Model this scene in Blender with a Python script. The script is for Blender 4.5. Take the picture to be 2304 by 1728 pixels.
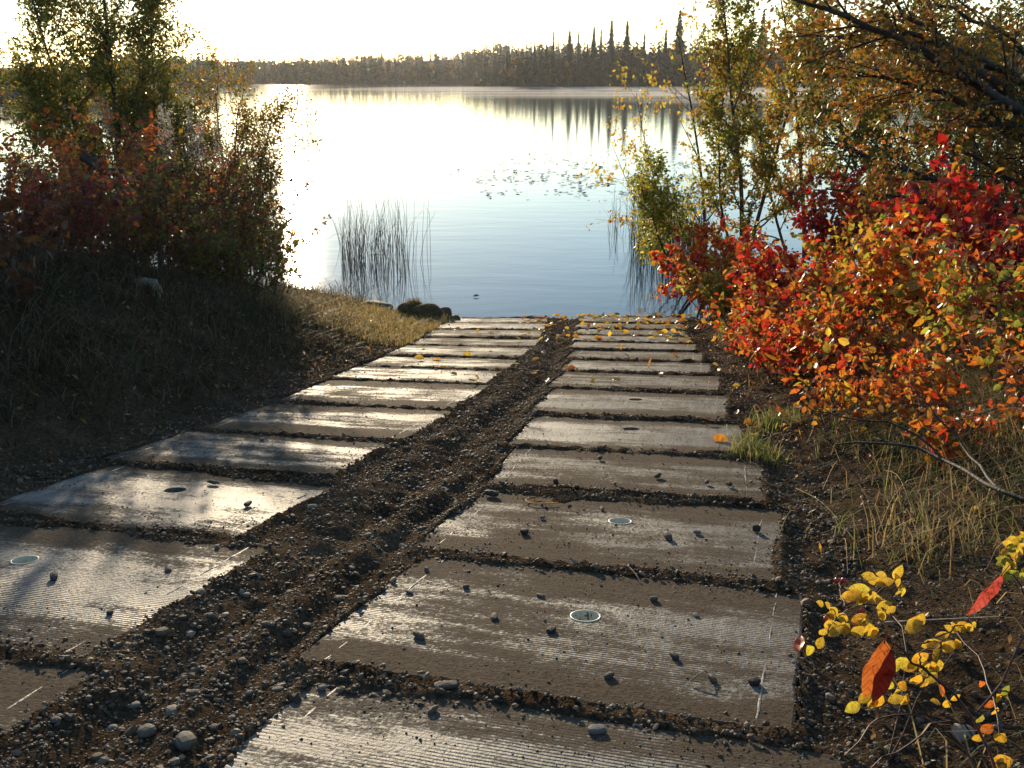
import bpy, math, random
import numpy as np
from mathutils import Matrix, Vector

sc = bpy.context.scene
for o in list(bpy.data.objects):
    bpy.data.objects.remove(o)
COL = sc.collection

# ------------------------------------------------------------------ camera, sky, sun, exposure
CAM_Z = 4.05
PITCH = math.radians(17.33)
SUN_AZ = math.radians(-12.2)      # left of straight ahead (+Y)
SUN_EL = math.radians(9.0)
cam_d = bpy.data.cameras.new('camera')
cam_d.lens = 35.0
cam_d.sensor_width = 36.0
cam_d.clip_start = 0.05
cam_d.clip_end = 6000
cam = bpy.data.objects.new('camera', cam_d)
COL.objects.link(cam)
cam.location = (0, 0, CAM_Z)
cam.rotation_euler = (math.radians(90) - PITCH, 0, 0)
sc.camera = cam

world = bpy.data.worlds.new('World')
sc.world = world
world.use_nodes = True
wn = world.node_tree.nodes
wl = world.node_tree.links
wn.clear()
w_out = wn.new('ShaderNodeOutputWorld')
w_bg = wn.new('ShaderNodeBackground')
w_sky = wn.new('ShaderNodeTexSky')
w_sky.sky_type = 'NISHITA'
w_sky.sun_disc = False
w_sky.sun_elevation = SUN_EL
w_sky.sun_rotation = SUN_AZ
w_sky.altitude = 600
w_sky.air_density = 1.0
w_sky.dust_density = 0.15
w_sky.ozone_density = 1.6
w_bg.inputs['Strength'].default_value = 0.15
wl.new(w_sky.outputs[0], w_bg.inputs[0])
wl.new(w_bg.outputs[0], w_out.inputs[0])

sun_d = bpy.data.lights.new('sun', 'SUN')
sun_d.energy = 4.0
sun_d.angle = math.radians(0.55)
sun_d.color = (1.0, 0.80, 0.54)
sun = bpy.data.objects.new('sun', sun_d)
COL.objects.link(sun)
SUN_VEC = Vector((math.sin(SUN_AZ) * math.cos(SUN_EL), math.cos(SUN_AZ) * math.cos(SUN_EL), math.sin(SUN_EL)))
sun.rotation_euler = (-SUN_VEC).to_track_quat('-Z', 'Y').to_euler()
sun.location = SUN_VEC * 60

sc.render.engine = 'CYCLES'
sc.view_settings.view_transform = 'Standard'
sc.view_settings.look = 'None'
sc.view_settings.exposure = 0.8
sc.view_settings.gamma = 1.0
sc.view_settings.use_curve_mapping = False
cy = sc.cycles
cy.use_denoising = True
cy.max_bounces = 7
cy.diffuse_bounces = 3
cy.glossy_bounces = 3
cy.transmission_bounces = 4
cy.volume_bounces = 1
cy.transparent_max_bounces = 6
cy.sample_clamp_indirect = 6.0

# ------------------------------------------------------------------ geometry of the view, used to measure where things stand
FPX, CXP, CYP = 2240.0, 1152.0, 864.0
RZ0, RSL = 2.511, 0.15            # ramp plane z = RZ0 - RSL*y


def ray(sx, sy):
    u = (sx - CXP) / FPX
    v = (CYP - sy) / FPX
    c, s = math.cos(PITCH), math.sin(PITCH)
    return np.array([u, c + v * s, -s + v * c])


def at(sx, sy, Y):
    d = ray(sx, sy)
    return d * (Y / d[1]) + np.array([0, 0, CAM_Z])


def on_ramp(sx, sy):
    d = ray(sx, sy)
    t = (RZ0 - CAM_Z) / (d[2] + RSL * d[1])
    return d * t + np.array([0, 0, CAM_Z])


def on_water(sx, sy):
    d = ray(sx, sy)
    return d * (-CAM_Z / d[2]) + np.array([0, 0, CAM_Z])


# ------------------------------------------------------------------ numpy noise
def _hash(ix, iy, seed):
    n = (ix.astype(np.int64) * 374761393 + iy.astype(np.int64) * 668265263 + seed * 974634211) & 0x7fffffff
    n = ((n ^ (n >> 13)) * 1274126177) & 0x7fffffff
    return ((n ^ (n >> 16)) & 0xffff) / 65535.0


def noise2(x, y, seed=0):
    x = np.asarray(x, float)
    y = np.asarray(y, float)
    ix = np.floor(x)
    iy = np.floor(y)
    fx = x - ix
    fy = y - iy
    fx = fx * fx * (3 - 2 * fx)
    fy = fy * fy * (3 - 2 * fy)
    a = _hash(ix, iy, seed)
    b = _hash(ix + 1, iy, seed)
    c = _hash(ix, iy + 1, seed)
    d = _hash(ix + 1, iy + 1, seed)
    return (a * (1 - fx) + b * fx) * (1 - fy) + (c * (1 - fx) + d * fx) * fy


def fbm(x, y, seed=0, oct=4):
    s = 0.0
    a = 0.5
    for k in range(oct):
        s = s + a * noise2(x * 2 ** k, y * 2 ** k, seed + k)
        a *= 0.5
    return s


def sstep(a, b, x):
    t = np.clip((x - a) / (b - a), 0, 1)
    return t * t * (3 - 2 * t)


# ------------------------------------------------------------------ object helpers
def new_mesh(name, V, F, mat=None, smooth=False, colors=None):
    """V (n,3); F list of (m,k) integer arrays."""
    me = bpy.data.meshes.new(name)
    V = np.asarray(V, np.float32)
    if not isinstance(F, (list, tuple)):
        F = [F]
    F = [np.asarray(f, np.int32) for f in F if len(f)]
    me.vertices.add(len(V))
    me.vertices.foreach_set('co', V.ravel())
    nl = sum(f.size for f in F)
    npoly = sum(len(f) for f in F)
    me.loops.add(nl)
    me.polygons.add(npoly)
    me.loops.foreach_set('vertex_index', np.concatenate([f.ravel() for f in F]))
    starts = []
    k = 0
    for f in F:
        starts.append(k + np.arange(len(f)) * f.shape[1])
        k += f.size
    me.polygons.foreach_set('loop_start', np.concatenate(starts).astype(np.int32))
    me.polygons.foreach_set('use_smooth', np.full(npoly, bool(smooth)))
    if colors is not None:
        at_ = me.color_attributes.new('tint', 'FLOAT_COLOR', 'POINT')
        c4 = np.ones((len(V), 4), np.float32)
        c4[:, :3] = colors
        at_.data.foreach_set('color', c4.ravel())
    me.update(calc_edges=True)
    if mat is not None:
        me.materials.append(mat)
    return me


def put(name, me, parent=None, loc=None, mat4=None):
    o = bpy.data.objects.new(name, me)
    COL.objects.link(o)
    if parent is not None:
        o.parent = parent
    if mat4 is not None:
        o.matrix_local = mat4
    elif loc is not None:
        o.location = loc
    return o


def thing(name, label, cat, loc=(0, 0, 0), group=None):
    o = bpy.data.objects.new(name, None)
    o.empty_display_size = 0.1
    COL.objects.link(o)
    o.location = loc
    return tag(o, label, cat, group)


def tag(o, label, cat, group=None):
    o['label'] = label
    o['category'] = cat
    if group:
        o['group'] = group
    return o


def rotmat(loc, xa, za, scale=1.0):
    xa = Vector(xa).normalized()
    za = Vector(za)
    za = (za - xa * za.dot(xa)).normalized()
    ya = za.cross(xa)
    s = scale if hasattr(scale, '__len__') else (scale,) * 3
    return Matrix(((xa.x * s[0], ya.x * s[1], za.x * s[2], loc[0]), (xa.y * s[0], ya.y * s[1], za.y * s[2], loc[1]),
                   (xa.z * s[0], ya.z * s[1], za.z * s[2], loc[2]), (0, 0, 0, 1)))


# ------------------------------------------------------------------ materials
def mat_new(name):
    m = bpy.data.materials.new(name)
    m.use_nodes = True
    nt = m.node_tree
    nt.nodes.clear()
    out = nt.nodes.new('ShaderNodeOutputMaterial')
    return m, nt, out


def N(nt, typ, **kw):
    n = nt.nodes.new(typ)
    for k, v in kw.items():
        if k in n.inputs:
            n.inputs[k].default_value = v
        else:
            setattr(n, k, v)
    return n


def ramp(nt, fac, stops, interp='LINEAR'):
    r = nt.nodes.new('ShaderNodeValToRGB')
    r.color_ramp.interpolation = interp
    el = r.color_ramp.elements
    while len(el) < len(stops):
        el.new(0.5)
    for e, (p, c) in zip(el, stops):
        e.position = p
        e.color = (c[0], c[1], c[2], 1) if hasattr(c, '__len__') else (c, c, c, 1)
    nt.links.new(fac, r.inputs[0])
    return r.outputs[0]


def mix_rgb(nt, fac, a, b, mode='MIX'):
    n = nt.nodes.new('ShaderNodeMix')
    n.data_type = 'RGBA'
    n.blend_type = mode
    for idx, v in ((0, fac), (6, a), (7, b)):
        if hasattr(v, 'links') or isinstance(v, bpy.types.NodeSocket):
            nt.links.new(v, n.inputs[idx])
        elif idx == 0:
            n.inputs[0].default_value = v
        else:
            n.inputs[idx].default_value = (v[0], v[1], v[2], 1)
    return n.outputs[2]


def math_n(nt, op, a, b=0.0, clamp=False):
    n = nt.nodes.new('ShaderNodeMath')
    n.operation = op
    n.use_clamp = clamp
    for i, v in ((0, a), (1, b)):
        if isinstance(v, bpy.types.NodeSocket):
            nt.links.new(v, n.inputs[i])
        else:
            n.inputs[i].default_value = v
    return n.outputs[0]


def leaf_material(name, use_object_color=False, trans=0.5, rough=0.42, spec=0.4, boost=1.25):
    m, nt, out = mat_new(name)
    if use_object_color:
        col = N(nt, 'ShaderNodeObjectInfo').outputs['Color']
        tc = N(nt, 'ShaderNodeTexCoord').outputs['Object']
        nz = N(nt, 'ShaderNodeTexNoise', Scale=5.0, Detail=6.0, Roughness=0.7)
        ofs = N(nt, 'ShaderNodeVectorMath', operation='ADD')
        cmb = N(nt, 'ShaderNodeCombineXYZ')
        nt.links.new(math_n(nt, 'MULTIPLY', N(nt, 'ShaderNodeObjectInfo').outputs['Random'], 50.0), cmb.inputs[2])
        nt.links.new(tc, ofs.inputs[0])
        nt.links.new(cmb.outputs[0], ofs.inputs[1])
        nt.links.new(ofs.outputs[0], nz.inputs['Vector'])
        sep = N(nt, 'ShaderNodeSeparateXYZ')
        nt.links.new(tc, sep.inputs[0])
        # midrib and side veins: thin lighter/darker lines along the blade
        ay = math_n(nt, 'ABSOLUTE', sep.outputs[1])
        vein = math_n(nt, 'SINE', math_n(nt, 'MULTIPLY', math_n(nt, 'SUBTRACT', sep.outputs[0], ay), 48.0))
        vein = ramp(nt, vein, [(0.55, 1.0), (0.95, 0.62)])
        blot = ramp(nt, nz.outputs[0], [(0.33, (0.28, 0.17, 0.13)), (0.42, (0.72, 0.62, 0.6)), (0.6, (1, 1, 1))])
        col = mix_rgb(nt, 1.0, mix_rgb(nt, 1.0, col, blot, 'MULTIPLY'), vein, 'MULTIPLY')
    else:
        a = N(nt, 'ShaderNodeAttribute', attribute_name='tint')
        col = a.outputs['Color']
    pr = N(nt, 'ShaderNodeBsdfPrincipled', Roughness=rough)
    pr.inputs['Specular IOR Level'].default_value = spec
    nt.links.new(col, pr.inputs['Base Color'])
    tr = N(nt, 'ShaderNodeBsdfTranslucent')
    nt.links.new(mix_rgb(nt, 1.0, col, (boost, boost, boost), 'MULTIPLY'), tr.inputs[0])
    mx = N(nt, 'ShaderNodeMixShader')
    mx.inputs[0].default_value = trans
    nt.links.new(pr.outputs[0], mx.inputs[1])
    nt.links.new(tr.outputs[0], mx.inputs[2])
    nt.links.new(mx.outputs[0], out.inputs[0])
    return m


def plain_material(name, stops, scale=8.0, rough=0.8, bump=0.3, bscale=40.0, spec=0.3, coord='Object', detail=6.0, bdist=0.01, stretch=None):
    m, nt, out = mat_new(name)
    tc = N(nt, 'ShaderNodeTexCoord').outputs[coord]
    if stretch:
        mp = N(nt, 'ShaderNodeMapping')
        mp.inputs['Scale'].default_value = stretch
        nt.links.new(tc, mp.inputs[0])
        tc = mp.outputs[0]
    nz = N(nt, 'ShaderNodeTexNoise', Scale=scale, Detail=detail)
    nt.links.new(tc, nz.inputs['Vector'])
    col = ramp(nt, nz.outputs[0], stops)
    pr = N(nt, 'ShaderNodeBsdfPrincipled', Roughness=rough)
    pr.inputs['Specular IOR Level'].default_value = spec
    nt.links.new(col, pr.inputs['Base Color'])
    n2 = N(nt, 'ShaderNodeTexNoise', Scale=bscale, Detail=5.0)
    nt.links.new(tc, n2.inputs['Vector'])
    bp = N(nt, 'ShaderNodeBump', Strength=bump, Distance=bdist)
    nt.links.new(n2.outputs[0], bp.inputs['Height'])
    nt.links.new(bp.outputs[0], pr.inputs['Normal'])
    nt.links.new(pr.outputs[0], out.inputs[0])
    return m


def tint_material(name, rough=0.7, spec=0.35, bump=0.0, bscale=60.0):
    m, nt, out = mat_new(name)
    a = N(nt, 'ShaderNodeAttribute', attribute_name='tint')
    pr = N(nt, 'ShaderNodeBsdfPrincipled', Roughness=rough)
    pr.inputs['Specular IOR Level'].default_value = spec
    nt.links.new(a.outputs['Color'], pr.inputs['Base Color'])
    if bump:
        tc = N(nt, 'ShaderNodeTexCoord').outputs['Object']
        n2 = N(nt, 'ShaderNodeTexNoise', Scale=bscale, Detail=4.0)
        nt.links.new(tc, n2.inputs['Vector'])
        bp = N(nt, 'ShaderNodeBump', Strength=bump, Distance=0.004)
        nt.links.new(n2.outputs[0], bp.inputs['Height'])
        nt.links.new(bp.outputs[0], pr.inputs['Normal'])
    nt.links.new(pr.outputs[0], out.inputs[0])
    return m


M = {}
M['leaf'] = leaf_material('foliage_leaf')
M['leaf_big'] = leaf_material('single_leaf', True, trans=0.55, rough=0.38, spec=0.5, boost=1.3)
M['grass'] = leaf_material('grass_blade', trans=0.4, rough=0.6, spec=0.12)
M['needle'] = leaf_material('conifer_needles', trans=0.15, rough=0.6, spec=0.2)
M['bark'] = plain_material('bark', [(0.3, (0.035, 0.025, 0.02)), (0.6, (0.10, 0.075, 0.055)), (0.8, (0.17, 0.14, 0.11))], scale=14, bump=0.6, bscale=50, rough=0.75, stretch=(1, 1, 0.3))
M['twig'] = plain_material('red_brown_twig', [(0.3, (0.05, 0.025, 0.02)), (0.7, (0.12, 0.05, 0.035))], scale=20, rough=0.55, bump=0.3)
M['dark_bark'] = plain_material('dark_wet_bark', [(0.3, (0.015, 0.012, 0.01)), (0.7, (0.05, 0.038, 0.03))], scale=14, rough=0.7, bump=0.6, bscale=45)
M['dead_wood'] = plain_material('weathered_dead_wood', [(0.3, (0.13, 0.11, 0.09)), (0.7, (0.33, 0.28, 0.22))], scale=25, rough=0.75, bump=0.5, stretch=(1, 1, 0.2))
M['stone'] = tint_material('river_stone', rough=0.72, spec=0.2, bump=0.25, bscale=90)
M['gravel'] = tint_material('gravel', rough=0.7, spec=0.25)
M['berry'] = plain_material('rose_hip_skin', [(0.3, (0.35, 0.015, 0.015)), (0.7, (0.5, 0.03, 0.02))], scale=30, rough=0.25, bump=0.05, spec=0.6)
M['fluff'] = leaf_material('seed_fluff', trans=0.5, rough=0.9, spec=0.05, boost=1.0)
M['reed'] = leaf_material('reed_stem', trans=0.2, rough=0.45, spec=0.4)
M['pad'] = tint_material('lily_pad', rough=0.3, spec=0.5)


def ground_material():
    m, nt, out = mat_new('dark_gravelly_soil')
    tc = N(nt, 'ShaderNodeTexCoord').outputs['Object']
    n1 = N(nt, 'ShaderNodeTexNoise', Scale=1.7, Detail=8.0, Roughness=0.65)
    n2 = N(nt, 'ShaderNodeTexNoise', Scale=38.0, Detail=6.0, Roughness=0.7)
    vo = N(nt, 'ShaderNodeTexVoronoi', Scale=95.0)
    for n in (n1, n2, vo):
        nt.links.new(tc, n.inputs['Vector'])
    soil = ramp(nt, n1.outputs[0], [(0.3, (0.034, 0.024, 0.016)), (0.55, (0.072, 0.051, 0.033)), (0.75, (0.12, 0.086, 0.056))])
    grit = ramp(nt, n2.outputs[0], [(0.35, (0.5, 0.5, 0.5)), (0.62, (1.5, 1.45, 1.35))])
    col = mix_rgb(nt, 1.0, soil, grit, 'MULTIPLY')
    pr = N(nt, 'ShaderNodeBsdfPrincipled', Roughness=0.8)
    pr.inputs['Specular IOR Level'].default_value = 0.0
    nt.links.new(col, pr.inputs['Base Color'])
    b1 = N(nt, 'ShaderNodeBump', Strength=0.9, Distance=0.012)
    nt.links.new(n2.outputs[0], b1.inputs['Height'])
    b2 = N(nt, 'ShaderNodeBump', Strength=0.7, Distance=0.008, invert=True)
    nt.links.new(vo.outputs['Distance'], b2.inputs['Height'])
    nt.links.new(b1.outputs[0], b2.inputs['Normal'])
    nt.links.new(b2.outputs[0], pr.inputs['Normal'])
    nt.links.new(pr.outputs[0], out.inputs[0])
    return m


def N_sep(nt, col):
    n = nt.nodes.new('ShaderNodeSeparateColor')
    nt.links.new(col, n.inputs[0])
    return n.outputs[0]


def concrete_material():
    m, nt, out = mat_new('ribbed_concrete')
    tc = N(nt, 'ShaderNodeTexCoord').outputs['Object']
    oi = N(nt, 'ShaderNodeObjectInfo')
    off = N(nt, 'ShaderNodeVectorMath', operation='ADD')
    comb = N(nt, 'ShaderNodeCombineXYZ')
    nt.links.new(math_n(nt, 'MULTIPLY', oi.outputs['Random'], 37.0), comb.inputs[2])
    nt.links.new(tc, off.inputs[0])
    nt.links.new(comb.outputs[0], off.inputs[1])
    p = off.outputs[0]

    def noise(scale, detail=5.0, rough=0.6, vec=p):
        n = N(nt, 'ShaderNodeTexNoise', Scale=scale, Detail=detail, Roughness=rough)
        nt.links.new(vec, n.inputs['Vector'])
        return n.outputs[0]
    sep = N(nt, 'ShaderNodeSeparateXYZ')
    nt.links.new(tc, sep.inputs[0])
    big = noise(1.6, 6.0)
    fine = noise(60.0, 4.0, 0.7)
    mp = N(nt, 'ShaderNodeMapping')
    mp.inputs['Scale'].default_value = (1.2, 4.2, 1.0)
    nt.links.new(p, mp.inputs[0])
    streak = noise(1.5, 9.0, 0.72, mp.outputs[0])
    mp2 = N(nt, 'ShaderNodeMapping')
    mp2.inputs['Scale'].default_value = (14.0, 1.2, 1.0)
    nt.links.new(p, mp2.inputs[0])
    wear = noise(1.5, 5.0, 0.6, mp2.outputs[0])
    base = ramp(nt, big, [(0.3, (0.12, 0.115, 0.105)), (0.7, (0.22, 0.21, 0.187))])
    base = mix_rgb(nt, 1.0, base, ramp(nt, wear, [(0.42, (0.72, 0.72, 0.72)), (0.62, (1.12, 1.12, 1.1))]), 'MULTIPLY')
    # dirt film: blotchy, in streaks along the plank, thicker towards the long joints
    ady = math_n(nt, 'ABSOLUTE', sep.outputs[1])
    edge = ramp(nt, ady, [(0.25, 0.0), (0.6, 0.26)])
    dn = math_n(nt, 'ADD', math_n(nt, 'ADD', math_n(nt, 'MULTIPLY', streak, 0.75), math_n(nt, 'MULTIPLY', big, 0.35)), edge)
    dn = math_n(nt, 'ADD', dn, math_n(nt, 'MULTIPLY', math_n(nt, 'SUBTRACT', fine, 0.5), 0.5))
    # how muddy each slab is (set per slab through the object colour)
    dn = math_n(nt, 'ADD', dn, math_n(nt, 'MULTIPLY', math_n(nt, 'SUBTRACT', N_sep(nt, oi.outputs['Color']), 0.5), 0.5))
    dirt = ramp(nt, dn, [(0.49, 0.0), (0.63, 0.95)])
    soil = ramp(nt, fine, [(0.35, (0.04, 0.028, 0.018)), (0.65, (0.115, 0.082, 0.052))])
    col = mix_rgb(nt, dirt, base, soil)
    # dark crumbs
    vo = N(nt, 'ShaderNodeTexVoronoi', Scale=26.0, Randomness=1.0)
    nt.links.new(p, vo.inputs['Vector'])
    cr = ramp(nt, vo.outputs['Distance'], [(0.07, 0.85), (0.13, 0.0)])
    col = mix_rgb(nt, cr, col, (0.05, 0.04, 0.03))
    pr = N(nt, 'ShaderNodeBsdfPrincipled')
    nt.links.new(col, pr.inputs['Base Color'])
    rr = ramp(nt, dirt, [(0.0, 0.54), (0.8, 0.9)])
    nt.links.new(rr, pr.inputs['Roughness'])
    nt.links.new(ramp(nt, dirt, [(0.0, 0.2), (0.75, 0.05)]), pr.inputs['Specular IOR Level'])
    # fine cast ribs across the ramp, worn away in places
    wob = math_n(nt, 'MULTIPLY', noise(5.0, 2.0), 0.012)
    rib = math_n(nt, 'SINE', math_n(nt, 'MULTIPLY', math_n(nt, 'ADD', sep.outputs[1], wob), 2 * math.pi / 0.017))
    mask = ramp(nt, noise(1.1, 3.0), [(0.42, 0.15), (0.6, 1.0)])
    mask = math_n(nt, 'MULTIPLY', mask, math_n(nt, 'SUBTRACT', 1.0, dirt))
    h = math_n(nt, 'MULTIPLY', math_n(nt, 'MULTIPLY', rib, mask), 0.0022)
    h = math_n(nt, 'ADD', h, math_n(nt, 'MULTIPLY', fine, 0.006))
    h = math_n(nt, 'ADD', h, math_n(nt, 'MULTIPLY', streak, 0.009))
    h = math_n(nt, 'ADD', h, math_n(nt, 'MULTIPLY', cr, 0.008))
    bp = N(nt, 'ShaderNodeBump', Strength=1.0, Distance=1.0)
    nt.links.new(h, bp.inputs['Height'])
    nt.links.new(bp.outputs[0], pr.inputs['Normal'])
    nt.links.new(pr.outputs[0], out.inputs[0])
    return m


def water_material():
    m, nt, out = mat_new('lake_water')
    tc = N(nt, 'ShaderNodeTexCoord').outputs['Object']
    mp = N(nt, 'ShaderNodeMapping')
    mp.inputs['Scale'].default_value = (0.9, 2.2, 1.0)
    nt.links.new(tc, mp.inputs[0])
    n1 = N(nt, 'ShaderNodeTexNoise', Scale=0.55, Detail=3.0)
    n2 = N(nt, 'ShaderNodeTexNoise', Scale=4.0, Detail=2.0)
    for n in (n1, n2):
        nt.links.new(mp.outputs[0], n.inputs['Vector'])
    h = math_n(nt, 'ADD', math_n(nt, 'MULTIPLY', n1.outputs[0], 0.006), math_n(nt, 'MULTIPLY', n2.outputs[0], 0.0008))
    bp = N(nt, 'ShaderNodeBump', Strength=1.0, Distance=1.0)
    nt.links.new(h, bp.inputs['Height'])
    pr = N(nt, 'ShaderNodeBsdfPrincipled', Roughness=0.06, IOR=1.333)
    pr.inputs['Base Color'].default_value = (0.012, 0.022, 0.028, 1)
    nt.links.new(bp.outputs[0], pr.inputs['Normal'])
    nt.links.new(pr.outputs[0], out.inputs[0])
    return m


M['ground'] = ground_material()
M['concrete'] = concrete_material()
M['water'] = water_material()
M['ridge'] = plain_material('raised_cement_ridge', [(0.3, (0.13, 0.12, 0.105)), (0.7, (0.3, 0.28, 0.245))], scale=30, rough=0.55, bump=0.4, bscale=70)
M['pipe'] = plain_material('cream_plastic_pipe', [(0.3, (0.52, 0.48, 0.34)), (0.7, (0.66, 0.61, 0.45))], scale=18, rough=0.4, bump=0.05)
M['cord'] = plain_material('orange_cord', [(0.3, (0.4, 0.16, 0.03)), (0.7, (0.55, 0.24, 0.05))], scale=60, rough=0.7, bump=0.3)
M['ink'] = plain_material('dark_print', [(0.3, (0.05, 0.04, 0.03)), (0.7, (0.09, 0.07, 0.05))], rough=0.6, bump=0.0)

# ------------------------------------------------------------------ ramp slab layout (measured on the ground)
R_TOP = [((677, 1520), (1850, 1700)), ((928, 1254), (1780, 1345)), ((1080, 1105), (1750, 1152)), ((1159, 1016), (1692, 1036)),
         ((1193, 938), (1648, 957)), ((1245, 878), (1624, 893)), ((1266, 840), (1607, 850)), ((1285, 813), (1583, 820)),
         ((1292, 790), (1566, 796)), ((1294, 773), (1556, 779)), ((1296, 758), (1544, 763)), ((1294, 743), (1540, 747)),
         ((1296, 729), (1540, 732)), ((1300, 716), (1542, 718))]
L_TR = [(215, 1524, -15), (589, 1244, -18), (730, 1092, -19), (895, 1003, -15), (1039, 930, -13), (1088, 871, -13), (1142, 840, -12),
        (1170, 812, -11), (1205, 787, -8), (1216, 765, -5), (1226, 747, -3), (1230, 732, -2), (1234, 718, 0)]
SLAB_W = 1.68
rows = {'R': [], 'L': []}
for a, b in R_TOP:
    rows['R'].append((on_ramp(*a), on_ramp(*b)))
for sx, sy, ang in L_TR:
    tr = on_ramp(sx, sy)
    an = math.radians(ang)
    tl = tr - np.array([math.cos(an), math.sin(an), 0]) * SLAB_W
    tl[2] = RZ0 - RSL * tl[1]
    rows['L'].append((tl, tr))
# virtual row in front of the nearest one so that it has a near edge
for k in 'RL':
    (a0, b0), (a1, b1) = rows[k][0], rows[k][1]
    rows[k].insert(0, (a0 - (a1 - a0), b0 - (b1 - b0)))
SLABS = []
RN = Vector((0, RSL, 1)).normalized()
rng = np.random.default_rng(5)
for k in 'RL':
    for i in range(1, len(rows[k])):
        tl, tr = rows[k][i]
        bl, br = rows[k][i - 1]
        ctr = (tl + tr + bl + br) / 4
        ex = ((tr - tl) / np.linalg.norm(tr - tl) + (br - bl) / np.linalg.norm(br - bl)) / 2
        W = (np.linalg.norm(tr - tl) + np.linalg.norm(br - bl)) / 2
        ex /= np.linalg.norm(ex)
        ey = np.cross(np.array(RN), ex)
        D = abs(np.dot((tl + tr - bl - br) / 2, ey)) - 0.07
        W = 0.5 * W + 0.5 * SLAB_W
        SLABS.append(dict(lane=k, i=i - 1, c=ctr, ex=ex, ey=ey, W=W, D=D, dz=0.03 + rng.uniform(-0.006, 0.008)))

XL_Y = np.array([-5, 3.4, 4.8, 6.1, 7.1, 8.3, 9.8, 10.7, 11.7, 12.6, 13.7, 14.7, 15.5, 16.7, 20])
XL_X = np.array([-3.6, -3.0, -2.75, -2.7, -2.35, -2.0, -1.85, -1.6, -1.4, -1.25, -1.15, -1.0, -0.9, -0.8, -0.7])
XR_Y = np.array([-5, 2.46, 3.71, 4.98, 6.14, 7.4, 8.7, 10.0, 11.9, 13.5, 14.7, 15.7, 16.7, 20])
XR_X = np.array([0.3, 0.95, 1.2, 1.45, 1.6, 1.74, 1.95, 2.12, 2.28, 2.44, 2.6, 2.77, 2.98, 3.3])
SH_X = np.array([-1500, -300, -60, -20, -8, -4, -2, -1, 0, 1, 2.9, 3.6, 5, 8, 14, 30, 60, 300, 1500])
SH_Y = np.array([-200, -20, 28, 28, 23.5, 20.5, 18.2, 17.2, 16.9, 16.9, 17.0, 18.6, 21, 24, 27, 30, 30, -20, -200])
# far shore distances as a function of x/y direction
FS_T = np.array([-3, -0.62, -0.50, -0.42, -0.36, -0.25, -0.1, -0.045, -0.035, 0.0, 0.1, 0.3, 0.7, 3])
FS_D = np.array([120, 140, 148, 165, 260, 430, 440, 430, 300, 302, 330, 345, 330, 300])


def ground_h(x, y):
    x = np.asarray(x, float)
    y = np.asarray(y, float)
    zr = RZ0 - RSL * y
    ysh = np.interp(x, SH_X, SH_Y) + 0.7 * (noise2(x * 0.5, y * 0 + 3.1, 4) - 0.5)
    dl = np.interp(y, XL_Y, XL_X) - x
    dr = x - np.interp(y, XR_Y, XR_X)
    bank_l = 1.25 * np.interp(y, [10, 15.5], [1.0, .3]) * sstep(0.1, 3.2, dl) + 0.05 * np.clip(dl - 3, 0, 30)
    bank_r = 0.55 * sstep(0.15, 2.6, dr) + 0.05 * np.clip(dr - 2, 0, 30)
    bank = np.where(dl > 0, bank_l, np.where(dr > 0, bank_r, 0.0))
    nat = zr + bank
    shore = 0.42 * (ysh - y)
    outside = sstep(0.0, 1.2, np.maximum(dl, dr))
    kk = 0.25
    smin = -kk * np.log(np.exp(-np.clip(nat, -3, 12) / kk) + np.exp(-np.clip(shore, -3, 12) / kk))
    z = nat * (1 - outside) + smin * outside
    z = np.clip(z, -1.5, 6)
    # small relief off the slabs
    off = sstep(-0.05, 0.15, np.maximum(dl, dr))
    z = z + off * (0.10 * (fbm(x * 1.3, y * 1.3, 11) - 0.47) + 0.06 * (fbm(x * 6, y * 6, 21, 3) - 0.44))
    # far shores and hills
    r = np.hypot(x, y)
    far = np.interp(np.where(y > 1, x / np.maximum(y, 1), np.sign(x) * 3), FS_T, FS_D)
    d = np.where(y > 40, r - far, -50)
    hill = np.clip(d * 0.05, -1.5, 1.2) + 13.0 * sstep(40, 520, d) * (0.45 + 0.9 * sstep(-0.3, 0.05, x / np.maximum(y, 1)))
    return np.where(y > 40, hill, z)


def slab_local(x, y):
    """local (u, v) distances for every slab; returns min over slabs of an inside-distance (positive inside)."""
    best = np.full(np.shape(x), -9.0)
    vd = np.full(np.shape(x), 9.0)
    for s in SLABS:
        dx = x - s['c'][0]
        dy = y - s['c'][1]
        L2 = math.hypot(s['ex'][0], s['ex'][1])
        u = (dx * s['ex'][0] + dy * s['ex'][1]) / L2
        v = (-dx * s['ex'][1] + dy * s['ex'][0]) / L2
        du = s['W'] / 2 - np.abs(u)
        dv = s['D'] / 2 - np.abs(v)
        best = np.maximum(best, np.minimum(np.where(du > 0, du * 2.2, du), dv))
    return best


def spill_reach(x, y):
    """how far loose soil lies over the slab edges"""
    return (0.03 + 0.5 * np.clip(fbm(x * 1.9, y * 1.9, 51, 3) - 0.37, 0, 0.4)) * np.interp(y, [5, 10], [1.0, .55])


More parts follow.
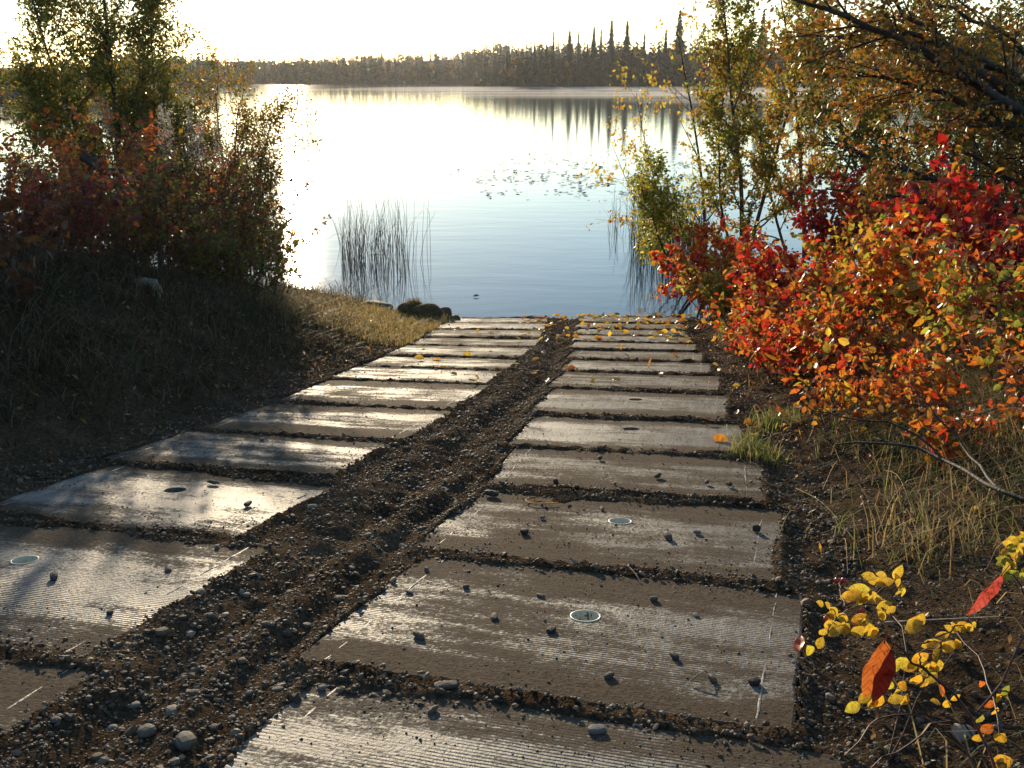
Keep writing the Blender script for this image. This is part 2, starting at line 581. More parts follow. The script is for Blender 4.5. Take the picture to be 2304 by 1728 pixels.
def ground_fine(x, y):
    z = ground_h(x, y)
    ins = slab_local(x, y)
    near = (y > 0) & (y < 18.5) & (np.abs(x) < 4)
    # loose soil: in the strip between the lanes with wheel ruts, spilled a little over slab edges
    a = np.interp(y, [2, 17], [-0.55, 0.30])              # strip axis
    t = (x - np.interp(y, [2.9, 4.3, 6.1, 8.0, 9.5, 12, 16.7], [-1.25, -0.95, -0.45, -0.05, 0.2, 0.55, 0.85]))
    strip = np.exp(-(t / 0.75) ** 2)
    rut = -0.03 * np.exp(-((t - 0.02 + 0.05 * np.sin(y * 1.1)) / 0.07) ** 2) + 0.035 * np.exp(-((t + 0.2 - 0.04 * np.sin(y * 0.9)) / 0.11) ** 2) \
        - 0.03 * np.exp(-((t - 0.35) / 0.06) ** 2) + 0.03 * np.exp(-((t - 0.24) / 0.07) ** 2)
    rough = 0.055 * (fbm(x * 7, y * 7, 31, 4) - 0.46) + 0.03 * (fbm(x * 22, y * 22, 41, 3) - 0.44)
    zs = z + 0.0 + strip * rut * sstep(16.5, 12, y) + rough
    spill = fbm(x * 2.3, y * 2.3, 51, 3)
    lip = 0.02 + 0.055 * (fbm(x * 9, y * 9, 61, 3) - 0.35) + 0.06 * (spill - 0.46)
    reach = spill_reach(x, y)
    film = z + 0.022 + 0.034 * (1 - np.clip(ins, 0, 9) / reach) + 0.035 * (fbm(x * 13, y * 13, 63, 3) - 0.44)
    zin = np.where(ins < reach, film, z - 0.05)
    zz = np.where(ins > 0, np.minimum(zin, z + 0.085), zs * (1 - np.exp(-np.clip(-ins, 0, 9) / 0.05)) + (z + 0.02 + lip) * np.exp(-np.clip(-ins, 0, 9) / 0.05))
    return np.where(near, zz, z)


def axis(segs):
    out = []
    for a, b, st in segs:
        n = max(1, int(round(abs(b - a) / st)))
        out.append(np.linspace(a, b, n, endpoint=False))
    return np.concatenate(out)


def geo(a, b, n):
    return np.geomspace(a, b, n)


xs = np.concatenate([-geo(1500, 260, 9)[:-1], axis([(-260, -60, 12)]), -geo(60, 4.2, 20), axis([(-4.1, -3.2, 0.1), (-3.2, 3.2, 0.036), (3.2, 4.2, 0.09)]), geo(4.2, 60, 20)[:-1], axis([(60, 300, 12)]), geo(300, 1500, 9)])
ys = np.concatenate([-geo(60, 1.0, 8), axis([(0.0, 1.8, 0.1), (1.8, 8.0, 0.032), (8.0, 17.4, 0.05), (17.4, 30, 0.3)]), geo(30, 118, 12)[:-1], axis([(118, 460, 5)]), geo(460, 1500, 14)])
GX, GY = np.meshgrid(xs, ys)
GZ = ground_fine(GX, GY)
nx, ny = len(xs), len(ys)
ii = np.arange((ny - 1) * nx).reshape(ny - 1, nx)[:, :-1].ravel()
gf = np.stack([ii, ii + 1, ii + nx + 1, ii + nx], 1)
g = put('ground', new_mesh('ground', np.stack([GX.ravel(), GY.ravel(), GZ.ravel()], 1), gf, M['ground'], True))
g['kind'] = 'structure'

wx = 2500
w = put('lake_water', new_mesh('lake_water', [(-wx, 14, 0), (wx, 14, 0), (wx, 2600, 0), (-wx, 2600, 0)], [[(0, 1, 2, 3)]], M['water']))
w['kind'] = 'structure'


# ------------------------------------------------------------------ slabs
def slab_mesh(W, D, T, hole=None, rs=0):
    """rounded-edge plank, optional round hole (u, v, radius) through it; local z=0 is the top."""
    r = np.random.default_rng(rs)
    b = 0.012
    V, F4, F3 = [], [], []

    def ringpts(inset, z):
        w2, d2 = W / 2 - inset, D / 2 - inset
        pts = []
        for (x0, y0), (x1, y1), n in (((-w2, -d2), (w2, -d2), 24), ((w2, -d2), (w2, d2), 14), ((w2, d2), (-w2, d2), 24), ((-w2, d2), (-w2, -d2), 14)):
            for k in range(n):
                t = k / n
                pts.append((x0 + (x1 - x0) * t, y0 + (y1 - y0) * t, z))
        return np.array(pts)
    per = len(ringpts(0, 0))
    chips = np.interp(np.arange(per), np.arange(0, per + 1, 2), np.append(r.uniform(0, 1, (per + 1) // 2), 0.5)) ** 3 * 0.018
    rings = []
    for inset, z in ((0.0, -T), (0.0, -b), (b * 0.35, -b * 0.3), (b, 0.0)):
        p = ringpts(inset, z)
        dirn = -np.sign(p[:, :2]) * (np.abs(p[:, :2]) > np.array([W / 2, D / 2]) - 0.03)
        p[:, :2] += dirn * chips[:, None]
        rings.append(p)
    for p in rings:
        V.extend(p.tolist())
    for q in range(len(rings) - 1):
        for k in range(per):
            a = q * per + k
            c = q * per + (k + 1) % per
            F4.append((a, c, c + per, a + per))
    top0 = (len(rings) - 1) * per
    if hole is None:
        hu, hv, hr = 0.0, 0.0, 0.03
    else:
        hu, hv, hr = hole
    # inner ring around the hole with the same count, joined radially to the top edge ring
    tp = rings[-1]
    ang = np.arctan2(tp[:, 1] - hv, tp[:, 0] - hu)
    inner = np.stack([hu + hr * np.cos(ang), hv + hr * np.sin(ang), np.zeros(per)], 1)
    i0 = len(V)
    V.extend(inner.tolist())
    for k in range(per):
        a, c = top0 + k, top0 + (k + 1) % per
        F4.append((a, c, i0 + (k + 1) % per, i0 + k))
    if hole is None:
        ci = len(V)
        V.append((hu, hv, 0))
        for k in range(per):
            F3.append((i0 + k, i0 + (k + 1) % per, ci))
    else:
        j0 = len(V)
        V.extend((inner - np.array([0, 0, T])).tolist())
        for k in range(per):
            F4.append((i0 + k, i0 + (k + 1) % per, j0 + (k + 1) % per, j0 + k))
    F = [np.array(F4)]
    if F3:
        F.append(np.array(F3))
    return new_mesh('concrete_slab', np.array(V), F, M['concrete'])


def tube_rings(pts, rad, sides):
    pts = np.asarray(pts, float)
    n = len(pts)
    tan = np.gradient(pts, axis=0)
    tan /= np.maximum(np.linalg.norm(tan, axis=1, keepdims=True), 1e-9)
    ref = np.array([0, 0, 1.0]) if abs(tan[0][2]) < 0.9 else np.array([1.0, 0, 0])
    a = np.cross(tan, ref)
    a /= np.maximum(np.linalg.norm(a, axis=1, keepdims=True), 1e-9)
    b = np.cross(tan, a)
    th = np.arange(sides) * 2 * math.pi / sides
    rad = np.asarray(rad, float).reshape(-1, 1, 1)
    V = pts[:, None, :] + rad * (a[:, None, :] * np.cos(th)[None, :, None] + b[:, None, :] * np.sin(th)[None, :, None])
    V = V.reshape(-1, 3)
    k = np.arange(sides)
    F = []
    for q in range(n - 1):
        F.append(np.stack([q * sides + k, q * sides + (k + 1) % sides, (q + 1) * sides + (k + 1) % sides, (q + 1) * sides + k], 1))
    return V, np.concatenate(F)


def tubes(polys, sides=5):
    """polys: list of (pts, radii) -> V, F"""
    Vs, Fs = [], []
    k = 0
    for pts, rad in polys:
        s = sides if np.max(rad) > 0.006 else 3
        v, f = tube_rings(pts, rad, s)
        Vs.append(v)
        Fs.append(f + k)
        k += len(v)
    return np.concatenate(Vs), np.concatenate(Fs)


ramp_o = bpy.data.objects.new('boat_ramp', None)
COL.objects.link(ramp_o)
ramp_o['kind'] = 'structure'
HOLES = {('R', 1): (1317, 1406), ('R', 2): (1395, 1186), ('R', 4): (1420, 972), ('R', 5): (1430, 906), ('L', 1): (57, 1278), ('L', 2): (395, 1113)}
for s in SLABS:
    tz = Vector(RN)
    r = np.random.default_rng(100 + s['i'] * 2 + (s['lane'] == 'L'))
    tz = (tz + Vector((r.uniform(-.006, .006), r.uniform(-.008, .008), 0))).normalized()
    loc = s['c'] + np.array(RN) * s['dz']
    m4 = rotmat(loc, s['ex'], tz)
    hole = None
    key = (s['lane'], s['i'])
    if key in HOLES:
        p = on_ramp(*HOLES[key]) - s['c']
        hole = (float(np.clip(np.dot(p, s['ex']), -s['W'] / 2 + .2, s['W'] / 2 - .2)), float(np.dot(p, s['ey'])), 0.062)
    so = put('concrete_slab', slab_mesh(s['W'], s['D'], 0.10, hole, s['i'] * 7 + 1), ramp_o, mat4=m4)
    mud = {('R', 0): .3, ('R', 1): .5, ('L', 1): .34, ('L', 2): .36, ('R', 4): .4, ('R', 5): .42, ('R', 3): .58, ('R', 2): .56}.get(key, .44 + .12 * r.random())
    so.color = (mud, mud, mud, 1)
    # thin raised cement lines that set off the plank ends
    for e in (-1, 1):
        x0 = e * (s['W'] / 2 - 0.115)
        n = 17
        yy = np.linspace(-s['D'] / 2 + 0.03, s['D'] / 2 - 0.03, n)
        wv = 0.005 + 0.005 * r.random(n)
        hv = -0.003 + 0.008 * r.random(n)
        jx = x0 + 0.004 * (r.random(n) - .5)
        V = []
        for q in range(n):
            V += [(jx[q] - wv[q], yy[q], -0.004), (jx[q], yy[q], hv[q]), (jx[q] + wv[q], yy[q], -0.004)]
        F = []
        for q in range(n - 1):
            a = q * 3
            F += [(a, a + 1, a + 4, a + 3), (a + 1, a + 2, a + 5, a + 4)]
        put('ridge', new_mesh('ridge', V, [np.array(F)], M['ridge'], True), so)
    if hole and key in (('R', 1), ('R', 2), ('L', 1)):
        th = np.arange(28) * 2 * math.pi / 28
        V, F = [], []
        for (rr_, zz_) in ((0.0605, -0.075), (0.0605, 0.003), (0.0545, 0.003), (0.0545, -0.075)):
            V += [(hole[0] + rr_ * math.cos(t), hole[1] + rr_ * math.sin(t), zz_) for t in th]
        for q in range(3):
            for k in range(28):
                F.append((q * 28 + k, q * 28 + (k + 1) % 28, (q + 1) * 28 + (k + 1) % 28, (q + 1) * 28 + k))
        put('pipe_sleeve', new_mesh('pipe_sleeve', V, [np.array(F)], M['pipe'], True), so)
        if key == ('R', 1):
            # the printed strokes on the inside of the sleeve wall
            V, F = [], []

            def stroke(pts2, wd):
                for (a0, z0), (a1, z1) in zip(pts2[:-1], pts2[1:]):
                    k = len(V)
                    for (a, z) in ((a0 - wd, z0), (a0 + wd, z0), (a1 + wd, z1), (a1 - wd, z1)):
                        V.append((hole[0] + 0.0538 * math.cos(a), hole[1] + 0.0538 * math.sin(a), z))
                    F.append((k, k + 1, k + 2, k + 3))
            stroke([(1.62, -0.008), (1.60, -0.034)], 0.05)
            stroke([(1.36, -0.010), (1.36, -0.020)], 0.035)
            stroke([(1.25, -0.030), (1.12, -0.032), (1.10, -0.043), (1.2, -0.05), (1.32, -0.049)], 0.04)
            put('printed_mark', new_mesh('printed_mark', V, [np.array(F)], M['ink']), so)

# ------------------------------------------------------------------ stones and gravel
PHI = (1 + 5 ** .5) / 2
ICO_V = np.array([(-1, PHI, 0), (1, PHI, 0), (-1, -PHI, 0), (1, -PHI, 0), (0, -1, PHI), (0, 1, PHI), (0, -1, -PHI), (0, 1, -PHI), (PHI, 0, -1), (PHI, 0, 1), (-PHI, 0, -1), (-PHI, 0, 1)], float)
ICO_V /= np.linalg.norm(ICO_V[0])
ICO_F = np.array([(0, 11, 5), (0, 5, 1), (0, 1, 7), (0, 7, 10), (0, 10, 11), (1, 5, 9), (5, 11, 4), (11, 10, 2), (10, 7, 6), (7, 1, 8), (3, 9, 4), (3, 4, 2), (3, 2, 6), (3, 6, 8), (3, 8, 9), (4, 9, 5), (2, 4, 11), (6, 2, 10), (8, 6, 7), (9, 8, 1)])


def subdiv(V, F):
    V = V.tolist()
    cache = {}

    def mid(a, b):
        k = (min(a, b), max(a, b))
        if k not in cache:
            p = (np.array(V[a]) + np.array(V[b])) / 2
            V.append((p / np.linalg.norm(p)).tolist())
            cache[k] = len(V) - 1
        return cache[k]
    out = []
    for a, b, c in F:
        ab, bc, ca = mid(a, b), mid(b, c), mid(c, a)
        out += [(a, ab, ca), (b, bc, ab), (c, ca, bc), (ab, bc, ca)]
    return np.array(V), np.array(out)


ICO2_V, ICO2_F = subdiv(ICO_V, ICO_F)
ICO3_V, ICO3_F = subdiv(ICO2_V, ICO2_F)
STONE_COL = np.array([(0.10, 0.085, 0.07), (0.16, 0.145, 0.13), (0.07, 0.06, 0.05), (0.22, 0.20, 0.18), (0.13, 0.10, 0.075), (0.05, 0.043, 0.036), (0.30, 0.28, 0.25)])


def rand_rot(rng, n):
    q = rng.normal(size=(n, 4))
    q /= np.linalg.norm(q, axis=1, keepdims=True)
    w_, x, y, z = q.T
    return np.stack([np.stack([1 - 2 * (y * y + z * z), 2 * (x * y - z * w_), 2 * (x * z + y * w_)], -1),
                     np.stack([2 * (x * y + z * w_), 1 - 2 * (x * x + z * z), 2 * (y * z - x * w_)], -1),
                     np.stack([2 * (x * z - y * w_), 2 * (y * z + x * w_), 1 - 2 * (x * x + y * y)], -1)], 1)


def stone_cloud(rng, pos, size, cols, flat=0.6):
    n = len(pos)
    v = ICO_V[None] * (1 + rng.uniform(-.22, .22, (n, 12, 1)))
    v = v * (np.stack([rng.uniform(.75, 1.3, n), rng.uniform(.75, 1.1, n), rng.uniform(.45, .85, n)], 1))[:, None, :]
    yaw = rng.uniform(0, 6.28, n)
    c, s = np.cos(yaw)[:, None], np.sin(yaw)[:, None]
    x = v[..., 0] * c - v[..., 1] * s
    y = v[..., 0] * s + v[..., 1] * c
    z = v[..., 2] + x * rng.uniform(-.5, .5, n)[:, None]
    V = np.stack([x, y, z], -1) * size[:, None, None] + pos[:, None, :]
    F = ICO_F[None] + (np.arange(n) * 12)[:, None, None]
    return V.reshape(-1, 3), F.reshape(-1, 3), np.repeat(cols, 12, 0)


rng = np.random.default_rng(12)
# bulk gravel: rejection-sampled by area, denser near
cand = []
n_c = 420000
yy = 1.9 + (17.2 - 1.9) * rng.random(n_c) ** 1.55
xx = rng.uniform(-3.6, 4.2, n_c)
ins = slab_local(xx, yy)
dl = np.interp(yy, XL_Y, XL_X) - xx
dr = xx - np.interp(yy, XR_Y, XR_X)
sp = fbm(xx * 2.3, yy * 2.3, 51, 3)
rch = spill_reach(xx, yy)
gp = np.where(ins < 0, 0.62, np.exp(-(np.clip(ins, 0, 9) / (rch * 1.1)) ** 2) * 0.55 + 0.014 + .03 * np.clip(sp - .45, 0, 1))
gp = gp * np.where((dl > 0.5) | (dr > 0.9), 0.1, np.where(dr > .3, .4, 1.0)) * (0.35 + 0.9 * fbm(xx * 1.4, yy * 1.4, 77, 3) * 1.3)
keep = (rng.random(n_c) < gp) & (np.abs(xx) < 0.62 * (yy + 1.2))
xx, yy, ins = xx[keep], yy[keep], ins[keep]
sz = np.clip(rng.lognormal(-5.2, 0.45, len(xx)), 0.0026, 0.022) * np.where(ins > 0.1, 0.62, 1)
zz = ground_fine(xx, yy)
zslab = RZ0 - RSL * yy + 0.034
zz = np.where(ins > 0, np.maximum(zz, zslab), zz) + sz * 0.12
cc = STONE_COL[rng.choice(7, len(xx), p=[.25, .13, .25, .03, .2, .13, .01])] * rng.uniform(.5, 1.15, (len(xx), 1)) * np.array([1.12, .96, .78])
V, F, C = stone_cloud(rng, np.stack([xx, yy, zz], 1), sz, cc)
gr = put('gravel', new_mesh('gravel', V, F, M['gravel'], False, C))
gr['kind'] = 'stuff'

# soil crumbs scattered over the slabs
n_c = 60000
yy = 1.9 + 14.5 * rng.random(n_c) ** 1.9
xx = rng.uniform(-3.2, 3.0, n_c)
ins = slab_local(xx, yy)
gp = np.clip(2.6 * fbm(xx * 1.7, yy * 3.2, 57, 4) - .75, .05, 1) * (.35 + .65 * np.exp(-np.clip(ins, 0, 9) / .25))
keep = (ins > .02) & (rng.random(n_c) < gp) & (np.abs(xx) < 0.62 * (yy + 1.2))
xx, yy = xx[keep], yy[keep]
n = len(xx)
OCT_V = np.array([(1, 0, 0), (0, 1, 0), (-1, 0, 0), (0, -1, 0), (0, 0, 1), (0, 0, -1)], float)
OCT_F = np.array([(0, 1, 4), (1, 2, 4), (2, 3, 4), (3, 0, 4), (1, 0, 5), (2, 1, 5), (3, 2, 5), (0, 3, 5)])
sz = np.clip(rng.lognormal(-5.85, .42, n), .0014, .008)
v = OCT_V[None] * rng.uniform(.6, 1.4, (n, 6, 1))
a = rng.uniform(0, 6.28, n)[:, None]
v = np.stack([v[..., 0] * np.cos(a) - v[..., 1] * np.sin(a), v[..., 0] * np.sin(a) + v[..., 1] * np.cos(a), v[..., 2] * .7], -1)
v = v * sz[:, None, None] + np.stack([xx, yy, RZ0 - RSL * yy + .034 + sz * .35], 1)[:, None, :]
F = (OCT_F[None] + (np.arange(n) * 6)[:, None, None]).reshape(-1, 3)
C = np.repeat(np.array([(0.04, 0.03, 0.02)]) * rng.uniform(.5, 2.0, (n, 1)), 6, 0)
cr_o = put('soil_crumbs', new_mesh('soil_crumbs', v.reshape(-1, 3), F, M['gravel'], False, C))
cr_o['kind'] = 'stuff'
tag(cr_o, 'fine dark soil crumbs strewn over the concrete slabs', 'soil')
tag(gr, 'dark loose gravel and soil crumbs between and over the concrete slabs', 'gravel')


def stone_mesh(rng, col, hi=False, flat=.7, blocky=0.0):
    v = (ICO3_V if hi else ICO2_V).copy()
    f = ICO3_F if hi else ICO2_F
    ph = rng.uniform(0, 6, 6)
    w_ = 1 + .10 * np.sin(v[:, 0] * 2.3 + ph[0]) + .1 * np.sin(v[:, 1] * 2.7 + ph[1]) + .08 * np.sin(v[:, 2] * 3.1 + ph[2]) + .05 * np.sin(v[:, 0] * 5 + v[:, 1] * 4 + ph[3])
    v *= w_[:, None]
    if blocky:
        v = np.sign(v) * np.abs(v) ** (1 - blocky)
    v *= np.array([rng.uniform(.9, 1.35), rng.uniform(.8, 1.0), flat * rng.uniform(.85, 1.15)])
    v[:, 2] -= v[:, 2].min() * 0.8
    t = col * (0.85 + 0.3 * (fbm(v[:, 0] * 2 + 9, v[:, 1] * 2 + v[:, 2], 3)[:, None]))
    return new_mesh('stone', v, f, M['stone'], hi, t)


rng = np.random.default_rng(33)
SM_DARK = [stone_mesh(rng, c, blocky=.25) for c in STONE_COL[[0, 2, 4, 5, 1]] * 0.9]
SM_PALE = [stone_mesh(rng, c, flat=.5, blocky=.18) for c in np.array([(0.13, 0.11, 0.085), (0.10, 0.088, 0.07), (0.17, 0.15, 0.12), (0.12, 0.085, 0.055)])]
# stones lying on slabs, measured
ON_SLAB = [(1113, 1409, 20), (941, 1453, 20), (1240, 1440, 22), (1342, 1668, 34), (923, 1352, 14), (1007, 1568, 32), (975, 1622, 20),
           (1120, 1600, 18), (726, 1572, 18), (1049, 1340, 12), (1316, 1405, 0), (1515, 1500, 18), (1600, 1552, 22), (1695, 1560, 26),
           (1565, 1405, 16), (1470, 1370, 14), (1105, 1128, 22), (1355, 1160, 14), (1180, 1215, 20), (1220, 1180, 14), (1590, 1100, 16), (1640, 1105, 16),
           (1500, 1225, 20), (1250, 1100, 14), (960, 1300, 12), (1370, 1545, 18), (1475, 1660, 14), (1215, 1360, 14), (1700, 1210, 18),
           (1568, 1215, 16), (1350, 1045, 14), (1480, 1085, 14), (380, 1300, 16), (250, 1400, 18), (490, 1250, 14), (125, 1320, 20), (560, 1150, 16), (480, 1100, 18), (660, 1180, 14), (590, 1000, 12)]
k = 0
for sx, sy, px in ON_SLAB:
    if px == 0:
        continue
    p = on_ramp(sx, sy)
    s_ = px / 2 * np.hypot(p[1], 1.5) / FPX
    k += 1
    o = put('loose_stone', SM_DARK[k % 5], mat4=Matrix.Translation((p[0], p[1], p[2] + 0.036)) @ Matrix.Rotation(rng.uniform(0, 6), 4, 'Z') @ Matrix.Diagonal((s_ * rng.uniform(.8, 1.5), s_ * rng.uniform(.7, 1.1), s_ * rng.uniform(.6, 1.3), 1)))
    tag(o, 'small dark loose stone lying on a grey concrete slab', 'stone', 'loose stones scattered on the slabs')
PEB = [(330, 1660, 44), (420, 1685, 50), (390, 1610, 36), (365, 1440, 34), (545, 1500, 22), (625, 1560, 24), (455, 1355, 20), (762, 1345, 26), (475, 1395, 20), (690, 1405, 20),
       (700, 1290, 16), (650, 1330, 18), (555, 1340, 20), (600, 1420, 20), (250, 1620, 24), (215, 1690, 26), (520, 1610, 22), (440, 1570, 24), (300, 1575, 22), (480, 1640, 24),
       (560, 1560, 20), (130, 1650, 22), (705, 1155, 22), (715, 1250, 14), (745, 1240, 12), (865, 1175, 14), (905, 1120, 12), (1005, 1090, 16), (1035, 1085, 12), (1155, 1080, 10), (940, 1085, 12), (870, 1095, 10),
       (1050, 1010, 14), (960, 1030, 10), (985, 985, 10), (1020, 995, 10), (920, 1060, 10), (800, 1130, 12), (830, 1210, 16), (790, 1255, 16)]
for q, (sx, sy, px) in enumerate(PEB):
    p = on_ramp(sx, sy)
    z = float(ground_fine(np.array([p[0]]), np.array([p[1]]))[0])
    s_ = px / 2 * np.hypot(p[1], 1.5) / FPX
    o = put('pebble', SM_PALE[q % 4], mat4=Matrix.Translation((p[0], p[1], z - s_ * .1)) @ Matrix.Rotation(rng.uniform(0, 6), 4, 'Z') @ Matrix.Diagonal((s_, s_, s_, 1)))
    tag(o, 'pale rounded pebble in the dark gravel between the two slab lanes', 'pebble', 'pale pebbles in the gravel strip')

# ------------------------------------------------------------------ plant helpers
def unit(v):
    return v / np.maximum(np.linalg.norm(v, axis=-1, keepdims=True), 1e-9)


def path(rng, p, d, L, n, wob, up=0.0, bias=None):
    pts = [np.array(p, float)]
    d = unit(np.array(d, float))
    st = L / n
    for k in range(n):
        d = d + rng.normal(size=3) * wob + np.array([0, 0, up])
        if bias is not None:
            d = d + bias
        d = unit(d)
        pts.append(pts[-1] + d * st)
    return np.array(pts)


def taper(r, n, end=0.3):
    return np.linspace(r, r * end, n)


def side_dir(rng, t, ang):
    """direction at angle ang from tangent t, random roll"""
    a = np.cross(t, rng.normal(size=3))
    a = unit(a)
    return unit(t * math.cos(ang) + a * math.sin(ang))


def split_path(rng, pts, rad, n, tmin, tmax, ang, L, r_scale, seg, wob, up, bias=None, lfun=None):
    out = []
    m = len(pts) - 1
    for k in range(n):
        t = tmin + (tmax - tmin) * (k + rng.random()) / n
        f = t * m
        i = min(int(f), m - 1)
        p = pts[i] + (pts[i + 1] - pts[i]) * (f - i)
        tan = unit(pts[i + 1] - pts[i])
        d = side_dir(rng, tan, ang * rng.uniform(.75, 1.25))
        ll = L * rng.uniform(.65, 1.2) * (lfun(t) if lfun else 1.0)
        r0 = max(0.0012, rad[i] * r_scale)
        q = path(rng, p, d, ll, seg, wob, up, bias)
        out.append((q, taper(r0, seg + 1, .35)))
    return out


LEAF_V = np.array([(0, 0, 0), (.3, .30, .07), (.7, .24, .05), (1, 0, -.10), (.7, -.24, .05), (.3, -.30, .07), (.33, 0, 0), (.7, 0, -.03)])
LEAF_T = np.array([(0, 6, 1), (0, 5, 6), (7, 3, 2), (4, 3, 7)])
LEAF_Q = np.array([(6, 7, 2, 1), (5, 4, 7, 6)])
DIA_V = np.array([(0, 0, 0), (.5, .32, .07), (1, 0, -.06), (.5, -.32, .07)])
DIA_T = np.array([(0, 3, 2), (0, 2, 1)])


def leaf_frames(rng, n, base_dir, droop, flat):
    d = unit(rng.normal(size=(n, 3)) + base_dir * 0.8 + np.array([0, 0, -droop]))
    nn = rng.normal(size=(n, 3)) + np.array([0, 0, flat])
    nn = unit(nn - d * np.sum(nn * d, 1, keepdims=True))
    y = np.cross(nn, d)
    return d, y, nn


def leaf_cloud(rng, pos, size, cols, droop=.4, flat=1.0, fine=False, base_dir=None, width=1.0):
    n = len(pos)
    if base_dir is None:
        base_dir = np.zeros((n, 3))
    d, y, nn = leaf_frames(rng, n, base_dir, droop, flat)
    LV = LEAF_V if fine else DIA_V
    wv = width * rng.uniform(.8, 1.15, n)
    V = (pos[:, None, :] + size[:, None, None] * (LV[None, :, 0:1] * d[:, None, :] + LV[None, :, 1:2] * wv[:, None, None] * y[:, None, :]
         + LV[None, :, 2:3] * rng.uniform(-.5, 2.0, n)[:, None, None] * nn[:, None, :]))
    k = (np.arange(n) * len(LV))[:, None, None]
    T = ((LEAF_T if fine else DIA_T)[None] + k).reshape(-1, 3)
    F = [T]
    if fine:
        F.append((LEAF_Q[None] + k).reshape(-1, 4))
    C = np.repeat(cols[:, None, :], len(LV), 1)
    C = C * rng.uniform(.72, 1.18, (n, len(LV), 1))
    old = rng.random(n) < .3                      # browned tips
    ti = 3 if fine else 2
    C[old, ti] = C[old, ti] * .3 + np.array([.07, .035, .015])
    return V.reshape(-1, 3), F, C.reshape(-1, 3)


def pick(rng, pal, n, jit=.2):
    """pal: list of (weight, (r,g,b))"""
    w_ = np.array([p[0] for p in pal], float)
    c = np.array([p[1] for p in pal])[rng.choice(len(pal), n, p=w_ / w_.sum())]
    return c * rng.uniform(1 - jit, 1 + jit, (n, 1)) * rng.uniform(.94, 1.06, (n, 3))


RED, SCAR, ORAN, GOLD, YEL, LIME, OLIV, GRN, BRN, PURP = (0.42, 0.022, 0.018), (0.55, 0.055, 0.02), (0.58, 0.16, 0.022), (0.52, 0.27, 0.03), (0.62, 0.44, 0.05), (0.34, 0.36, 0.045), (0.19, 0.19, 0.03), (0.085, 0.125, 0.025), (0.14, 0.065, 0.03), (0.16, 0.03, 0.035)


def leaf_obj_mesh(name, wid, curl, tip, petiole=.18, n=9):
    """single leaf: blade along +x from 0 to 1, pointed oval, folded on the midrib, with a petiole behind."""
    V, F = [], []
    t = np.linspace(0, 1, n)
    half = wid * np.sin(math.pi * np.clip(t, 0, 1) ** tip) ** .8
    half[0] = 0.01
    half[-1] = 0.004
    for k in range(n):
        z = -curl * (t[k] ** 2) + 0.02 * math.sin(9 * t[k])
        e = half[k]
        V += [(t[k], e, z + .35 * e + .012 * math.sin(21 * t[k])), (t[k], 0, z), (t[k], -e, z + .3 * e + .012 * math.cos(19 * t[k]))]
    for k in range(n - 1):
        a = 3 * k
        F += [(a, a + 1, a + 4, a + 3), (a + 1, a + 2, a + 5, a + 4)]
    b = len(V)
    pw = .012
    V += [(-petiole, 0, .05 + pw), (-petiole, pw, .05), (-petiole, -pw, .05), (.05, 0, pw), (.05, pw, -pw), (.05, -pw, -pw)]
    F += [(b, b + 1, b + 4, b + 3), (b + 1, b + 2, b + 5, b + 4), (b + 2, b, b + 3, b + 5)]
    return new_mesh(name, np.array(V), [np.array(F)], M['leaf_big'], True)


LM_DOG = [leaf_obj_mesh('pointed_leaf', .27, .18, .85), leaf_obj_mesh('pointed_leaf', .30, .30, .8), leaf_obj_mesh('pointed_leaf', .24, .05, .9), leaf_obj_mesh('pointed_leaf', .2, .45, .85)]
LM_OVAL = [leaf_obj_mesh('oval_leaflet', .30, .06, 1.0, .08), leaf_obj_mesh('oval_leaflet', .33, .16, .95, .08), leaf_obj_mesh('oval_leaflet', .26, .25, 1.0, .08)]


def put_leaf(parent, meshes, rng, p, d, nrm, size, col, name='leaf'):
    o = put(name, meshes[rng.integers(len(meshes))], parent, mat4=rotmat(p, d, nrm, float(size)))
    o.color = (float(col[0]), float(col[1]), float(col[2]), 1)
    return o


def gz(x, y):
    return float(ground_fine(np.array([float(x)]), np.array([float(y)]))[0])


def hit_ground(sx, sy):
    d = ray(sx, sy)
    Y = np.arange(1.2, 24, .02)
    P_ = d[None] * (Y / d[1])[:, None] + np.array([0, 0, CAM_Z])
    below = P_[:, 2] < ground_fine(P_[:, 0], P_[:, 1])
    i = int(np.argmax(below)) if below.any() else len(Y) - 1
    return P_[i]


def local(V, base):
    return np.asarray(V) - np.asarray(base)


